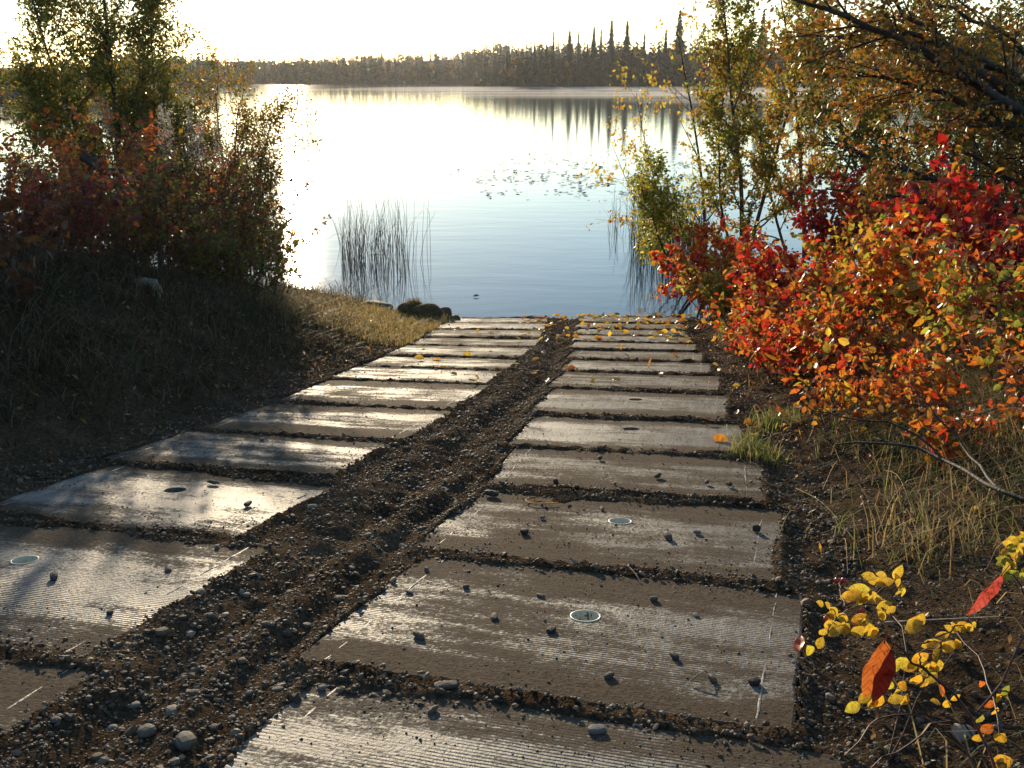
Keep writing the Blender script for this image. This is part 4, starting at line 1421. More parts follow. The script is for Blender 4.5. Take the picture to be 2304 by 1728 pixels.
LSH = [
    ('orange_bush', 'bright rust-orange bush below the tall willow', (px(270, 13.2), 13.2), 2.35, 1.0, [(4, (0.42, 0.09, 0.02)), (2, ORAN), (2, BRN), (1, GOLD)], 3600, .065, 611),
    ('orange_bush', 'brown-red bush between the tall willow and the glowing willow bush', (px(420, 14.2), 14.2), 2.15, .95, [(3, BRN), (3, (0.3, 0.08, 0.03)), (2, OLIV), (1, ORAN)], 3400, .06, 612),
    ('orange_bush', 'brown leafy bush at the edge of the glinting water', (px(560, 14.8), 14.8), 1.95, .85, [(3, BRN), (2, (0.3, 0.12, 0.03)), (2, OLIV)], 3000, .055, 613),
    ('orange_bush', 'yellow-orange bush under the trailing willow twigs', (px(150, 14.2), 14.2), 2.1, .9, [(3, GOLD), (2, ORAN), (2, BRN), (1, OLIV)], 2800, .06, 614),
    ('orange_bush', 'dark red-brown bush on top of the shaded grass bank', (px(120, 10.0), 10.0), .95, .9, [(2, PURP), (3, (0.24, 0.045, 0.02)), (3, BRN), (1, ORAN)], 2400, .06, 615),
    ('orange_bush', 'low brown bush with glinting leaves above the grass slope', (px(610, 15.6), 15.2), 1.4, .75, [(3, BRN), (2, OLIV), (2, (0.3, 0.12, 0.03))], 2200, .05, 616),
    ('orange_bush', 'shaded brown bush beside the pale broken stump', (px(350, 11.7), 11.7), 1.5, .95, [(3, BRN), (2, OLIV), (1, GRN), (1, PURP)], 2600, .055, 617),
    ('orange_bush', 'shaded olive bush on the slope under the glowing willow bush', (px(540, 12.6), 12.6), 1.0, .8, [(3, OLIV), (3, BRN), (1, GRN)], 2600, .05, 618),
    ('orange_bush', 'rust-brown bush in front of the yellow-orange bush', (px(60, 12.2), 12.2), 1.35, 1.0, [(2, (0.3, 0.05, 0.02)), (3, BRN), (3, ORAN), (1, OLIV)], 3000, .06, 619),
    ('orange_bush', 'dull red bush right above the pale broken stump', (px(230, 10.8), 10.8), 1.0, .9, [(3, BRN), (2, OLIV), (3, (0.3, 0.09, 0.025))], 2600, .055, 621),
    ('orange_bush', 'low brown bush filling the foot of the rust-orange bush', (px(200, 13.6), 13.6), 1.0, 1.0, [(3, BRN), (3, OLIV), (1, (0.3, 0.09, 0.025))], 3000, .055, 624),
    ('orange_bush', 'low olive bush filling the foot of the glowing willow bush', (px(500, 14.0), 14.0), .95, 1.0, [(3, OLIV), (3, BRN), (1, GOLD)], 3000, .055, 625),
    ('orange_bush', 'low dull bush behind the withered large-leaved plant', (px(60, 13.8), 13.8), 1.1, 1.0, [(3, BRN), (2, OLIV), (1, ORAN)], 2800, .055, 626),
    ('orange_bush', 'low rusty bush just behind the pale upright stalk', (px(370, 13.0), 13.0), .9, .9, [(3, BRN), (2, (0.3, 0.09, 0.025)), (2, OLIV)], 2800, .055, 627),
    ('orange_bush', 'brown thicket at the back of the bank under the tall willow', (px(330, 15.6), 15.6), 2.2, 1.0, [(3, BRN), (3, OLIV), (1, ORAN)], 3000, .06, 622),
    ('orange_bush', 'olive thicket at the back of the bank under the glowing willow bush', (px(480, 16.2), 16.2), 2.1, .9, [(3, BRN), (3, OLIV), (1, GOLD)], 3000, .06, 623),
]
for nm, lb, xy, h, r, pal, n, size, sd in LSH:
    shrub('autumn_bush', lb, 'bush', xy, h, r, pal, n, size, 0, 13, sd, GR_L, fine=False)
shrub('cow_parsnip', 'withered plant with large dark brown leaves against the water', 'plant', (px(35, 8.2), 8.2), .95, .45, [(3, (0.10, 0.045, 0.02)), (2, (0.16, 0.07, 0.025))], 70, .13, 70, 7, 620, meshes=LM_DOG, width=1.6, dens=3)

rng = np.random.default_rng(640)
# fireweed with white seed fluff
for q, (sx, sy0, sy1, Y) in enumerate([(362, 235, 350, 12.4), (378, 250, 370, 12.6), (425, 245, 360, 12.8), (447, 262, 370, 12.5), (485, 270, 380, 13.2), (235, 228, 300, 12.9)]):
    top = at(sx, sy0, Y)
    low = at(sx + 8, sy1, Y)
    base = np.array([low[0] + .1, Y, gz(low[0] + .1, Y)])
    root = thing('fireweed_stalk', 'tall dry fireweed stalk with white seed fluff above the rust bushes', 'plant', base, 'fireweed stalks gone to seed')
    P_ = smooth_path([(0, 0, -.05), low - base, top - base], 9, .01, rng)
    V, F = tubes([(P_, taper(.006, 9, .3))], 4)
    put('stem', new_mesh('stem', V, F, M['twig'], True), root)
    n = 420
    t = rng.random(n)
    c = (low - base) + ((top - base) - (low - base)) * t[:, None] + rng.normal(size=(n, 3)) * (.05 * (1.1 - t))[:, None]
    V, F, C = leaf_cloud(rng, c, .035 * rng.uniform(.5, 1.3, n), pick(rng, [(3, (0.6, 0.56, 0.5)), (1, (0.4, 0.3, 0.22))], n), 0, 0, False, None, .25)
    put('seed_fluff', new_mesh('seed_fluff', V, F, M['fluff'], False, C), root)

# dark broken log sticking out of the bushes
Pl = smooth_path([at(185, 352, 12.2), at(215, 372, 12.2), at(255, 385, 12.2), at(300, 405, 12.3), at(345, 440, 12.5), at(380, 480, 12.7), at(400, 520, 12.9)], 13, .008, rng)
base = np.array([Pl[-1][0], Pl[-1][1], gz(Pl[-1][0], Pl[-1][1])])
limb_thing('dead_log', 'dark broken log sticking up out of the rust-orange bush', 'log', base, ([(Pl, np.linspace(.058, .075, 13) * (1 + .1 * rng.normal(size=13)))], []), 'dark_bark', None, None, 'log', 8)
# pale broken stump and a pale dead stalk in the shade
sp_ = hit_ground(352, 668)
zb = gz(sp_[0], sp_[1])
root = thing('broken_stump', 'small pale broken stump in the shaded grass bank', 'stump', (sp_[0], sp_[1], zb))
hh = .17
V, F = tubes([(np.array([(0, 0, -.1), (.01, 0, hh * .5), (-.02, .01, hh * .85), (-.10, .02, hh)]), np.array([.07, .06, .055, .03]))], 9)
put('stump', new_mesh('stump', V, F, M['dead_wood'], True), root)
V, F = tubes([(np.array([(.0, 0, hh * .7), (-.1, .0, hh * .95), (-.26, .02, hh * .86)]), np.array([.04, .05, .025]))], 8)
put('broken_limb', new_mesh('broken_limb', V, F, M['dead_wood'], True), root)
st0 = hit_ground(450, 640)
zb = gz(st0[0], st0[1])
root = thing('dead_stalk', 'pale upright dead stalk on the shaded left bank', 'stalk', (st0[0], st0[1], zb))
tp = at(440, 535, st0[1] + .05) - np.array([st0[0], st0[1], zb])
V, F = tubes([(smooth_path([(0, 0, -.1), tp * .5 + np.array([.03, 0, 0]), tp], 8, .012, rng), np.linspace(.035, .022, 8))], 6)
put('stalk', new_mesh('stalk', V, F, M['dead_wood'], True), root)
V, F = tubes([(np.array([tp * .7, tp * .7 + np.array([.08, 0, .1])]), np.array([.012, .006])), (np.array([tp * .5, tp * .5 + np.array([-.09, 0, .09])]), np.array([.012, .006]))], 4)
put('twigs', new_mesh('twigs', V, F, M['dead_wood'], True), root)


# ------------------------------------------------------------------ grass
def blades(rng, x, y, L, cols, lean=.5, wid=.0035, dirx=None, z=None):
    n = len(x)
    if z is None:
        z = ground_fine(x, y)
    a = rng.uniform(0, 6.283, n)
    dx = np.stack([np.cos(a), np.sin(a), np.zeros(n)], 1)
    if dirx is not None:
        dx = unit(dx * .8 + dirx)
    ln = (lean * rng.uniform(.3, 1.6, n))[:, None]
    b = np.stack([x, y, z - .01], 1)
    up = np.array([0, 0, 1.0])
    m1 = b + (up * .5 + dx * .25 * ln) * L[:, None]
    m2 = b + (up * .85 + dx * .75 * ln) * L[:, None] * np.clip(1 - .1 * ln, .5, 1)
    tip = b + (up * np.clip(1.0 - .35 * ln, -.05, 1) + dx * 1.35 * ln) * L[:, None] * np.clip(1 - .12 * ln, .4, 1)
    tip[:, 2] = np.maximum(tip[:, 2], b[:, 2] + .01)
    s = np.cross(dx, up)
    s = s * wid * rng.uniform(.6, 1.4, (n, 1))
    V = np.stack([b - s, b + s, m1 - s, m1 + s, m2 - s * .7, m2 + s * .7, tip], 1).reshape(-1, 3)
    k = np.arange(n)[:, None] * 7
    Q = np.concatenate([k + np.array([0, 1, 3, 2]), k + np.array([2, 3, 5, 4])])
    T = k + np.array([4, 5, 6])
    return V, [Q, T], np.repeat(cols, 7, 0)


STRAW, DRYG, GREENG, TAN = (0.36, 0.27, 0.12), (0.2, 0.16, 0.06), (0.10, 0.14, 0.03), (0.28, 0.19, 0.09)


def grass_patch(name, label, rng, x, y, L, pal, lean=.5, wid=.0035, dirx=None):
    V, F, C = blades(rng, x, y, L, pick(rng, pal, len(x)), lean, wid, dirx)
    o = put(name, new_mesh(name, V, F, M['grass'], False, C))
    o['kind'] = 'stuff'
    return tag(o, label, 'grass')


rng = np.random.default_rng(700)
# left bank: blade colours darkened to carry the shade lying on the slope
n = 42000
y = 3.5 + 14.5 * rng.random(n) ** .8
d = .15 + 5.2 * rng.random(n) ** 1.0
x = np.interp(y, XL_Y, XL_X) - d
dens = sstep(.1, 1.1, d + .9 * (fbm(x * 1.2, y * 1.2, 5) - .5)) * (.35 + 1.2 * fbm(x * .9, y * .9, 8))
k = (rng.random(n) < dens) & (np.abs(x) < .62 * (y + 2))
x, y, d = x[k], y[k], d[k]
k = (ground_h(x, y) > .02) & ~((y > 12.6 + 2.2 * rng.random(len(y))) & (d < 1.6 + 2 * rng.random(len(y))))
x, y, d = x[k], y[k], d[k]
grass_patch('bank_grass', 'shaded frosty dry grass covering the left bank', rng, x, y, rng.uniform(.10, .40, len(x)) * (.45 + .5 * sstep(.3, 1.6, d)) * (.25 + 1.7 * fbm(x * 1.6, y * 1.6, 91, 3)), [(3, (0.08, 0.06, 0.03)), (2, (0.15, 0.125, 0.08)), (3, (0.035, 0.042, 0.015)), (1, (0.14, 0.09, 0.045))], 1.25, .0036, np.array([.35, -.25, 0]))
# golden grass on the little spit by the waterline, sunlit brightness put into its colours
n = 14000
x = rng.uniform(-4.4, -.75, n)
y = rng.uniform(12.6, 17.6, n)
k = (np.interp(y, XL_Y, XL_X) - x > .1) & (ground_h(x, y) > .03)
x, y = x[k], y[k]
grass_patch('shore_grass', 'short golden sunlit grass on the left bank by the waterline', rng, x, y, rng.uniform(.05, .2, len(x)), [(4, (0.5, 0.34, 0.1)), (2, (0.45, 0.3, 0.12)), (2, (0.26, 0.24, 0.06))], .9, .004)
# right bank
n = 90000
y = 2.0 + 15.2 * rng.random(n) ** 1.1
d = .1 + 3.6 * rng.random(n)
x = np.interp(y, XR_Y, XR_X) + d
dens = sstep(.35, 1.3, d + 1.1 * (fbm(x * 1.7, y * 1.7, 15) - .5)) * np.clip(2.6 * fbm(x * 1.1, y * 1.1, 18) - .45, .12, 1.3) * .8
k = (rng.random(n) < dens) & (np.abs(x) < .6 * (y + 1.2)) & (ground_h(x, y) > .03)
x, y, d = x[k], y[k], d[k]
grass_patch('dry_grass', 'tangled dry straw grass under the right-hand bushes', rng, x, y, rng.uniform(.08, .32, len(x)), [(3, STRAW), (3, TAN), (2, DRYG), (2, GREENG)], 1.2, .0024, np.array([-.35, -.1, 0]))
# leaf litter and stalk bits on the soil of the right bank
n = 9000
y = 2.0 + 15 * rng.random(n) ** 1.2
d = .05 + 3.2 * rng.random(n)
x = np.interp(y, XR_Y, XR_X) + d
k = (rng.random(n) < .15 + .8 * fbm(x * 1.5, y * 1.5, 44)) & (np.abs(x) < .6 * (y + 1.2)) & (ground_h(x, y) > .03)
x, y = x[k], y[k]
pos = np.stack([x, y, ground_fine(x, y) + .012], 1)
V, F, C = leaf_cloud(rng, pos, rng.uniform(.02, .055, len(x)), pick(rng, [(4, (0.10, 0.055, 0.025)), (3, (0.2, 0.12, 0.05)), (1, GOLD), (1, (0.3, 0.22, 0.12)), (1, (0.05, 0.03, 0.018))], len(x), .3), 0, 3.0, False, None, .7)
o = put('leaf_litter', new_mesh('leaf_litter', V, F, M['leaf'], False, C))
o['kind'] = 'stuff'
tag(o, 'brown leaf litter strewn over the soil of the right bank', 'litter')
n = 7000
y = 3.5 + 13 * rng.random(n) ** .9
d = .05 + 4.5 * rng.random(n)
x = np.interp(y, XL_Y, XL_X) - d
k = (rng.random(n) < .1 + .9 * fbm(x * 1.3, y * 1.3, 45)) & (ground_h(x, y) > .03)
x, y = x[k], y[k]
pos = np.stack([x, y, ground_fine(x, y) + rng.uniform(.01, .12, len(x))], 1)
V, F, C = leaf_cloud(rng, pos, rng.uniform(.025, .07, len(x)), pick(rng, [(4, (0.12, 0.07, 0.035)), (3, (0.22, 0.15, 0.08)), (1, (0.3, 0.14, 0.03)), (1, (0.3, 0.25, 0.17))], len(x), .3), 0, 2.0, False, None, .7)
o = put('leaf_litter', new_mesh('leaf_litter', V, F, M['leaf'], False, C))
o['kind'] = 'stuff'
tag(o, 'brown leaf litter caught in the grass of the left bank', 'litter')
# separate grass tufts at the ramp edge
TUF = [(1690, 1030, .16, 'green grass tuft beside the slab with the shallow hole'), (1750, 960, .15, 'grass tuft at the foot of the bare-twigged bush'), (1660, 760, .22, 'bright grass tuft under the yellow-green bush'), (1740, 830, .2, 'thin arching grass tuft between bushes and gravel edge')]
for sx, sy, L, lb in TUF:
    p = on_ramp(sx, sy)
    n = 260
    xx = p[0] + rng.normal(size=n) * .09
    yy = p[1] + rng.normal(size=n) * .12
    z = ground_fine(xx, yy)
    V, F, C = blades(rng, xx, yy, L * rng.uniform(.5, 1.3, n), pick(rng, [(3, (0.16, 0.2, 0.04)), (2, STRAW), (1, (0.3, 0.3, 0.08))], n), .7, .0028, z=z)
    b = np.array([p[0], p[1], gz(p[0], p[1])])
    o = put('grass_tuft', new_mesh('grass_tuft', V - b, F, M['grass'], False, C), loc=b)
    tag(o, lb, 'grass tuft')
# long bent straw stems over the soil on the right
STR = [(1790, 1100, 1920, 1245), (2030, 1125, 1965, 1245), (1985, 1085, 2050, 1200), (1940, 1080, 2090, 1000), (1900, 1050, 1850, 1115), (1820, 1005, 1835, 1055), (2060, 1290, 2304, 1215), (2080, 1260, 2290, 1165), (1890, 1230, 1905, 1310), (2120, 1060, 2230, 980), (1750, 1230, 1790, 1180), (2000, 1300, 2230, 1230), (1870, 1200, 2020, 1190), (2180, 1150, 2300, 1200)]
for q, (x0, y0, x1, y1) in enumerate(STR):
    a = on_ramp(x0, y0)
    b = on_ramp(x1, y1)
    a[2] = gz(a[0], a[1]) + .02
    b[2] = gz(b[0], b[1]) + .05
    m_ = (a + b) / 2 + np.array([0, 0, .06 + .05 * rng.random()])
    P_ = smooth_path([a, m_, b], 8)
    V, F = tubes([(P_ - a, taper(.0032, 8, .4))], 4)
    C = np.tile(np.array(STRAW if q % 3 else (0.3, 0.26, 0.08)) * 1.25, (len(V), 1))
    o = put('straw_stem', new_mesh('straw_stem', V, F, M['grass'], True, C), loc=a)
    tag(o, 'long dry straw stem bent over the soil beside the slabs', 'straw', 'straw stems on the right bank')


# ------------------------------------------------------------------ reeds, lily pads, shore rocks
def reeds(name, label, rng, spots, pal):
    polys, cols = [], []
    Vs, Fs, Cs = [], [], []
    k = 0
    for x, y, h in spots:
        ln = rng.normal(size=2) * .12
        if rng.random() < .12:
            ln *= 3.0
        pts = np.array([(x, y, -.3), (x + ln[0] * .3 * h, y + ln[1] * .3 * h, h * .5), (x + ln[0] * h, y + ln[1] * h, h * (1 - .25 * np.hypot(*ln)))])
        if rng.random() < .07:                       # broken over
            e = pts[2] + np.array([rng.uniform(-.5, .5), rng.uniform(-.3, .3), -rng.uniform(.25, .6) * h])
            pts = np.vstack([pts, e])
        V, F = tube_rings(smooth_path(pts, 7), np.linspace(.006, .0025, 7), 3)
        Vs.append(V)
        Fs.append(F + k)
        k += len(V)
        Cs.append(np.tile(pick(rng, pal, 1), (len(V), 1)))
    o = put(name, new_mesh(name, np.concatenate(Vs), np.concatenate(Fs), M['reed'], True, np.concatenate(Cs)))
    o['kind'] = 'stuff'
    return tag(o, label, 'reeds')


rng = np.random.default_rng(800)
PAL_REED = [(3, (0.06, 0.05, 0.03)), (2, (0.12, 0.10, 0.05)), (2, (0.16, 0.12, 0.06))]
sp = []
for q in range(190):
    sx = 770 + 150 * rng.random() ** 1.1
    p = on_water(sx, rng.uniform(545, 640) - (sx - 770) * .12)
    sp.append((p[0], p[1], rng.uniform(.6, 1.35)))
for sx, sy in [(935, 600), (942, 590), (950, 585), (960, 560), (968, 555), (925, 610), (918, 600), (905, 615), (930, 575)]:
    p = on_water(sx, sy)
    sp.append((p[0], p[1], rng.uniform(.9, 1.4)))
reeds('reeds', 'dark thin reeds standing in the water left of the ramp end', rng, sp, PAL_REED)
sp = []
for q in range(420):
    u = rng.random() ** .8
    p = on_water(1418 + 170 * u, rng.uniform(500, 600) + 30 * u)
    sp.append((p[0], p[1], rng.uniform(.7, 1.5)))
for q in range(26):
    p = on_water(rng.uniform(1362, 1425), rng.uniform(470, 545))
    sp.append((p[0], p[1], rng.uniform(.35, 1.0)))
reeds('reeds', 'dense dark reeds in the water beside the right-hand bushes', rng, sp, PAL_REED)

n = 1500
sx = 1010 + 600 * rng.random(n) ** .85
sy = 350 + 85 * rng.random(n) ** .9 + 12 * rng.normal(size=n)
Vs, Fs, Cs = [], [], []
k = 0
for a, b in zip(sx, sy):
    if a < 1180 and rng.random() < (1180 - a) / 190 * .9:
        continue
    if noise2(np.array([a * .02]), np.array([b * .09]), 9)[0] < .36:
        continue
    p = on_water(a, max(b, 335))
    r_ = rng.uniform(.04, .10)
    th = np.linspace(.25, 6.0, 10) + rng.uniform(0, 6)
    tilt = rng.uniform(0, .14) if rng.random() < .2 else rng.uniform(0, .02)
    V = [(p[0], p[1], .012)] + [(p[0] + r_ * math.cos(t), p[1] + r_ * math.sin(t), .012 + tilt * (1 + math.sin(t + a)) * r_ * 3) for t in th]
    Vs += V
    Fs += [(k, k + i, k + i + 1) for i in range(1, 10)]
    Cs += [pick(rng, [(2, (0.06, 0.07, 0.025)), (2, (0.12, 0.09, 0.03)), (1, (0.2, 0.16, 0.06))], 1)[0]] * 11
    k += 11
o = put('lily_pads', new_mesh('lily_pads', Vs, np.array(Fs), M['pad'], False, np.array(Cs)))
o['kind'] = 'stuff'
tag(o, 'scattered floating lily pads on the calm water before the wooded point', 'lily pads')
p = on_water(1065, 669)
o = put('floating_leaf', LM_OVAL[1], mat4=rotmat((p[0], p[1], .015), (1, .3, .25), (0, -.3, 1), .12))
o.color = (.1, .08, .05, 1)
tag(o, 'single dark leaf floating on the blue water off the ramp', 'leaf')

M['moss'] = plain_material('mossy_turf', [(0.3, (0.05, 0.04, 0.02)), (0.7, (0.12, 0.10, 0.035))], scale=14, rough=0.9, bump=0.8, bscale=60, bdist=.02)


def rock(name, label, sx, sy, wpx, hpx, seed, Y=None, col=(0.10, 0.075, 0.06), flat=.8, turf=False, blocky=.15, rot=0.0):
    rng = np.random.default_rng(seed)
    p = on_ramp(sx, sy)
    Y = p[1] if Y is None else Y
    x = at(sx, sy, Y)[0]
    z = max(gz(x, Y), -.03)
    s = wpx / 2 * (Y + .6) / FPX
    hz = hpx * (Y + .6) / FPX
    root = thing(name, label, 'rock' if not turf else 'tussock', (x, Y, z))
    me = stone_mesh(rng, np.array(col), True, .8, blocky)
    v = np.zeros(len(me.vertices) * 3, np.float32)
    me.vertices.foreach_get('co', v)
    v = v.reshape(-1, 3)
    v *= np.array([s, s * .9, hz / 1.35])
    v[:, 2] -= .04 + .1 * hz
    c, q = math.cos(rot), math.sin(rot)
    v[:, :2] = v[:, :2] @ np.array([[c, q], [-q, c]])
    me.vertices.foreach_set('co', v.ravel())
    me.update()
    if turf:
        me.materials[0] = M['moss']
    put('turf_mound' if turf else 'boulder', me, root)
    if turf:
        n = 420
        a = rng.uniform(0, 6.28, n)
        rr = np.sqrt(rng.random(n)) * s * .95
        zt = hz * .9 * np.sqrt(np.clip(1 - (rr / s) ** 2, 0, 1)) - .03
        V, F, C = blades(rng, rr * np.cos(a), rr * np.sin(a), rng.uniform(.04, .13, n), pick(rng, [(3, (0.3, 0.2, 0.07)), (2, DRYG), (1, GREENG)], n), .9, .003, z=zt)
        put('grass', new_mesh('grass', V, F, M['grass'], False, C), root)
    return root


rock('turf_hummock', 'grass-capped brown hummock standing highest at the left waterline', 932, 700, 56, 48, 1, 16.4, turf=True)
rock('turf_hummock', 'wide grassy hummock between the highest hummock and the rocks', 962, 716, 70, 44, 2, 16.2, turf=True)
rock('shore_rock', 'rounded brown rock touching the wide grassy hummock', 1000, 722, 28, 28, 3, 16.4)
rock('shore_rock', 'upright brown rock between two lower ones at the waterline', 1021, 724, 23, 24, 4, 16.4)
rock('shore_rock', 'flat dark rock at the corner of the last left slab', 1050, 722, 26, 10, 5, 16.6, flat=.4)
rock('shore_rock', 'long flat slanting slab of rock at the edge of the left reeds', 848, 676, 60, 22, 6, 17.2, col=(0.07, 0.05, 0.035), blocky=.4, rot=-.5)
rock('bank_stone', 'rounded grey stone beside the yellow rose leaves', 2170, 1665, 60, 40, 7, None, col=(0.24, 0.2, 0.17), blocky=.05)
rock('bank_stone', 'smaller grey stone next to the rounded one under yellow leaves', 2130, 1610, 30, 18, 8, None, col=(0.2, 0.17, 0.15), blocky=.05)
rock('bank_stone', 'grey stone lying by the corner of the ribbed slab', 1905, 1675, 36, 24, 9, None, col=(0.24, 0.21, 0.18), blocky=.1)
rock('bank_stone', 'flat grey stone in the soil above the yellow leaves', 2160, 1515, 34, 14, 10, None, col=(0.18, 0.16, 0.15), blocky=.05)
rock('bank_stone', 'small pale stone at the right edge of the worn slab', 1790, 1300, 28, 14, 11, None, col=(0.3, 0.26, 0.22))
rock('bank_stone', 'angular clod of dark soil beside the grass tuft', 1730, 1015, 34, 18, 12, None, col=(0.04, 0.03, 0.02), blocky=.2)

# ------------------------------------------------------------------ fallen leaves on the ramp
rng = np.random.default_rng(820)
for q in range(300):
    if q < 230:
        sx = 1150 + 400 * rng.random() ** .7
        sy = 716 + 60 * rng.random() ** 2.1
    elif q < 270:
        sx = rng.uniform(950, 1560)
        sy = rng.uniform(735, 880)
    else:
        sx = rng.uniform(1600, 1800)
        sy = rng.uniform(780, 1000)
    p = on_ramp(sx, sy)
    z = max(gz(p[0], p[1]), p[2] + .042) + .006
    o = put('fallen_leaf', LM_OVAL[q % 3], mat4=rotmat((p[0], p[1], z), (rng.normal(), rng.normal(), rng.uniform(-.2, .6)), (rng.normal() * .6, -.3 + rng.normal() * .5, 1), rng.uniform(.07, .12)))
    c = pick(rng, [(6, YEL), (3, GOLD), (1, ORAN), (1, BRN)], 1)[0]
    o.color = (*c.tolist(), 1)
    if sy < 735 + 20:
        tag(o, 'yellow fallen leaf among the leaves washed up at the waterline', 'leaf', 'fallen leaves at the ramp end')
    elif sx > 1590:
        tag(o, 'fallen leaf on the dark soil beside the right-hand slabs', 'leaf', 'fallen leaves on the soil')
    else:
        tag(o, 'yellow or brown fallen leaf lying on the middle slabs', 'leaf', 'fallen leaves on the middle slabs')
for sx, sy, s, c, lb in [(1793, 1493, .085, (0.75, 0.13, 0.02), 'bright orange leaf fallen on the right edge of the worn slab'),
                         (1950, 1058, .07, (0.6, 0.03, 0.02), 'bright red leaf fallen on the dry grass'),
                         (1695, 838, .075, (0.55, 0.02, 0.03), 'crimson leaf hanging low over the soil beside the ramp'),
                         (1228, 776, .09, (0.6, 0.04, 0.02), 'single red leaf in the gravel between the far slabs'),
                         (1228, 870, .09, YEL, 'lone yellow leaf at the gravel edge of the right lane'),
                         (1655, 945, .08, GOLD, 'curled golden leaf at the right slab edge')]:
    p = on_ramp(sx, sy)
    z = max(gz(p[0], p[1]), p[2] + .034) + .012
    o = put('fallen_leaf', LM_DOG[2], mat4=rotmat((p[0], p[1], z), (.35, .9, .25), (-.6, -.2, 1), s))
    o.color = (*c, 1)
    tag(o, lb, 'leaf')

# ------------------------------------------------------------------ near rose plant with yellow leaves and red hips
rng = np.random.default_rng(840)


def nr(sx, sy, Y):
    return at(sx, sy, min(Y, hit_ground(sx, sy + 10)[1] * .9))


YL = (0.6, 0.42, 0.045)


def cane(a, n=10, r=.004, jit=.004):
    P_ = smooth_path(a, n, jit, rng)
    return P_, taper(r, n, .5)


def leaf_at(root, base, sx, sy, Y, px_, ang, meshes, col, tilt=.35, name='leaf'):
    """leaf centred near the given spot; ang is its pointing direction seen from above the ramp side"""
    p = nr(sx, sy, Y)
    Y = p[1]
    s = px_ * Y * 1.0 / FPX
    d = np.array([math.cos(ang), -.25 * math.sin(ang), math.sin(ang)])
    d = unit(d + rng.normal(size=3) * .12)
    nrm = unit(np.array([rng.normal() * .3, -.75 + rng.normal() * .25, .55]))
    put_leaf(root, meshes, rng, p - base - d * s * .5, d, nrm, s, col, name)


b0 = nr(2010, 1600, 3.35)
b0[2] = gz(b0[0], b0[1])
rose = thing('rose_plant', 'low rose plant with bright yellow leaflets and red hips beside the worn slab', 'plant', b0)
CANES = [[b0, nr(2060, 1450, 3.35), nr(2020, 1380, 3.45), nr(1960, 1345, 3.5), nr(1900, 1365, 3.5), nr(1860, 1420, 3.5)],
         [nr(2060, 1450, 3.35), nr(2150, 1420, 3.4), nr(2190, 1380, 3.45)],
         [b0, nr(2100, 1500, 3.2), nr(2160, 1460, 3.2), nr(2200, 1430, 3.2)],
         [nr(1960, 1345, 3.5), nr(2010, 1310, 3.5), nr(2030, 1280, 3.55)],
         [nr(1900, 1365, 3.5), nr(1885, 1320, 3.5), nr(1895, 1305, 3.5)]]
for c_ in CANES:
    P_, r_ = cane(c_)
    V, F = tubes([(P_ - b0, r_)], 5)
    put('cane', new_mesh('cane', V, F, M['twig'], True), rose)
YLEAF = [(1955, 1297, 34, 2.9), (1935, 1325, 46, 2.9), (1920, 1340, 44, 3.6), (1945, 1350, 40, 4.4), (1990, 1310, 44, 0.1), (2020, 1290, 40, 1.3), (1965, 1345, 34, 5.2), (1990, 1363, 38, 0.2), (1985, 1385, 34, 5.6),
         (1862, 1362, 24, 2.3), (1868, 1388, 34, 1.2), (1895, 1390, 36, 2.5), (1880, 1420, 44, 3.7), (1900, 1415, 38, 4.2), (1935, 1395, 48, 3.3), (1930, 1420, 40, 4.4), (1955, 1418, 42, 4.9), (1845, 1448, 40, 4.6), (1862, 1405, 28, 4.5),
         (2060, 1398, 60, 4.4), (2025, 1330, 44, 4.9), (2140, 1415, 30, 2.7), (2165, 1408, 30, .4), (2180, 1412, 30, 5.8), (2120, 1430, 34, 3.3), (2100, 1450, 40, 3.6), (2135, 1455, 38, 4.4), (2155, 1450, 34, 5.2), (2105, 1475, 40, 4.4), (2070, 1480, 42, 3.8),
         (2085, 1505, 44, 4.7), (2045, 1500, 40, 3.4), (2060, 1530, 40, 4.3), (2010, 1500, 38, 3.5), (2030, 1545, 44, 4.5), (2110, 1500, 44, 5.0), (1945, 1570, 44, 4.0), (1975, 1580, 50, 4.5), (2000, 1540, 34, 4.7), (2080, 1540, 38, 4.9), (2035, 1575, 36, 4.4)]
for sx, sy, px_, ang in YLEAF + [(a + rng.normal() * 12, b + rng.normal() * 10, c_ * rng.uniform(.7, 1), d_ + rng.normal() * .8) for a, b, c_, d_ in YLEAF]:
    leaf_at(rose, b0, sx, sy, 3.35 + rng.normal() * .06, px_ * 1.15, ang, LM_OVAL, pick(rng, [(4, YL), (1, (0.62, 0.5, 0.05)), (1, (0.7, 0.4, 0.03))], 1, .1)[0])
for sx, sy, d_ in [(1883, 1306, 14), (1898, 1306, 14), (1916, 1356, 9), (1940, 1374, 13), (1857, 1392, 11), (2143, 1405, 9), (2115, 1446, 8), (2030, 1284, 10)]:
    p = nr(sx, sy, 3.42)
    s_ = d_ / 2 * 3.5 / FPX
    v = ICO3_V * np.array([1, 1, 1.05]) * s_
    v = np.vstack([v, [(0, 0, s_ * 1.6)]])
    hp = put('rose_hip', new_mesh('rose_hip', v[:-1], ICO3_F, M['berry'], True), rose, loc=p - b0)
    V, F = tubes([(np.array([(0, 0, s_ * .8), (s_ * .4, 0, s_ * 2.2), (s_ * 1.6, 0, s_ * 3.0)]), np.array([.0015, .001, .0009]))], 4)
    put('stalk', new_mesh('stalk', V, F, M['twig'], True), hp)

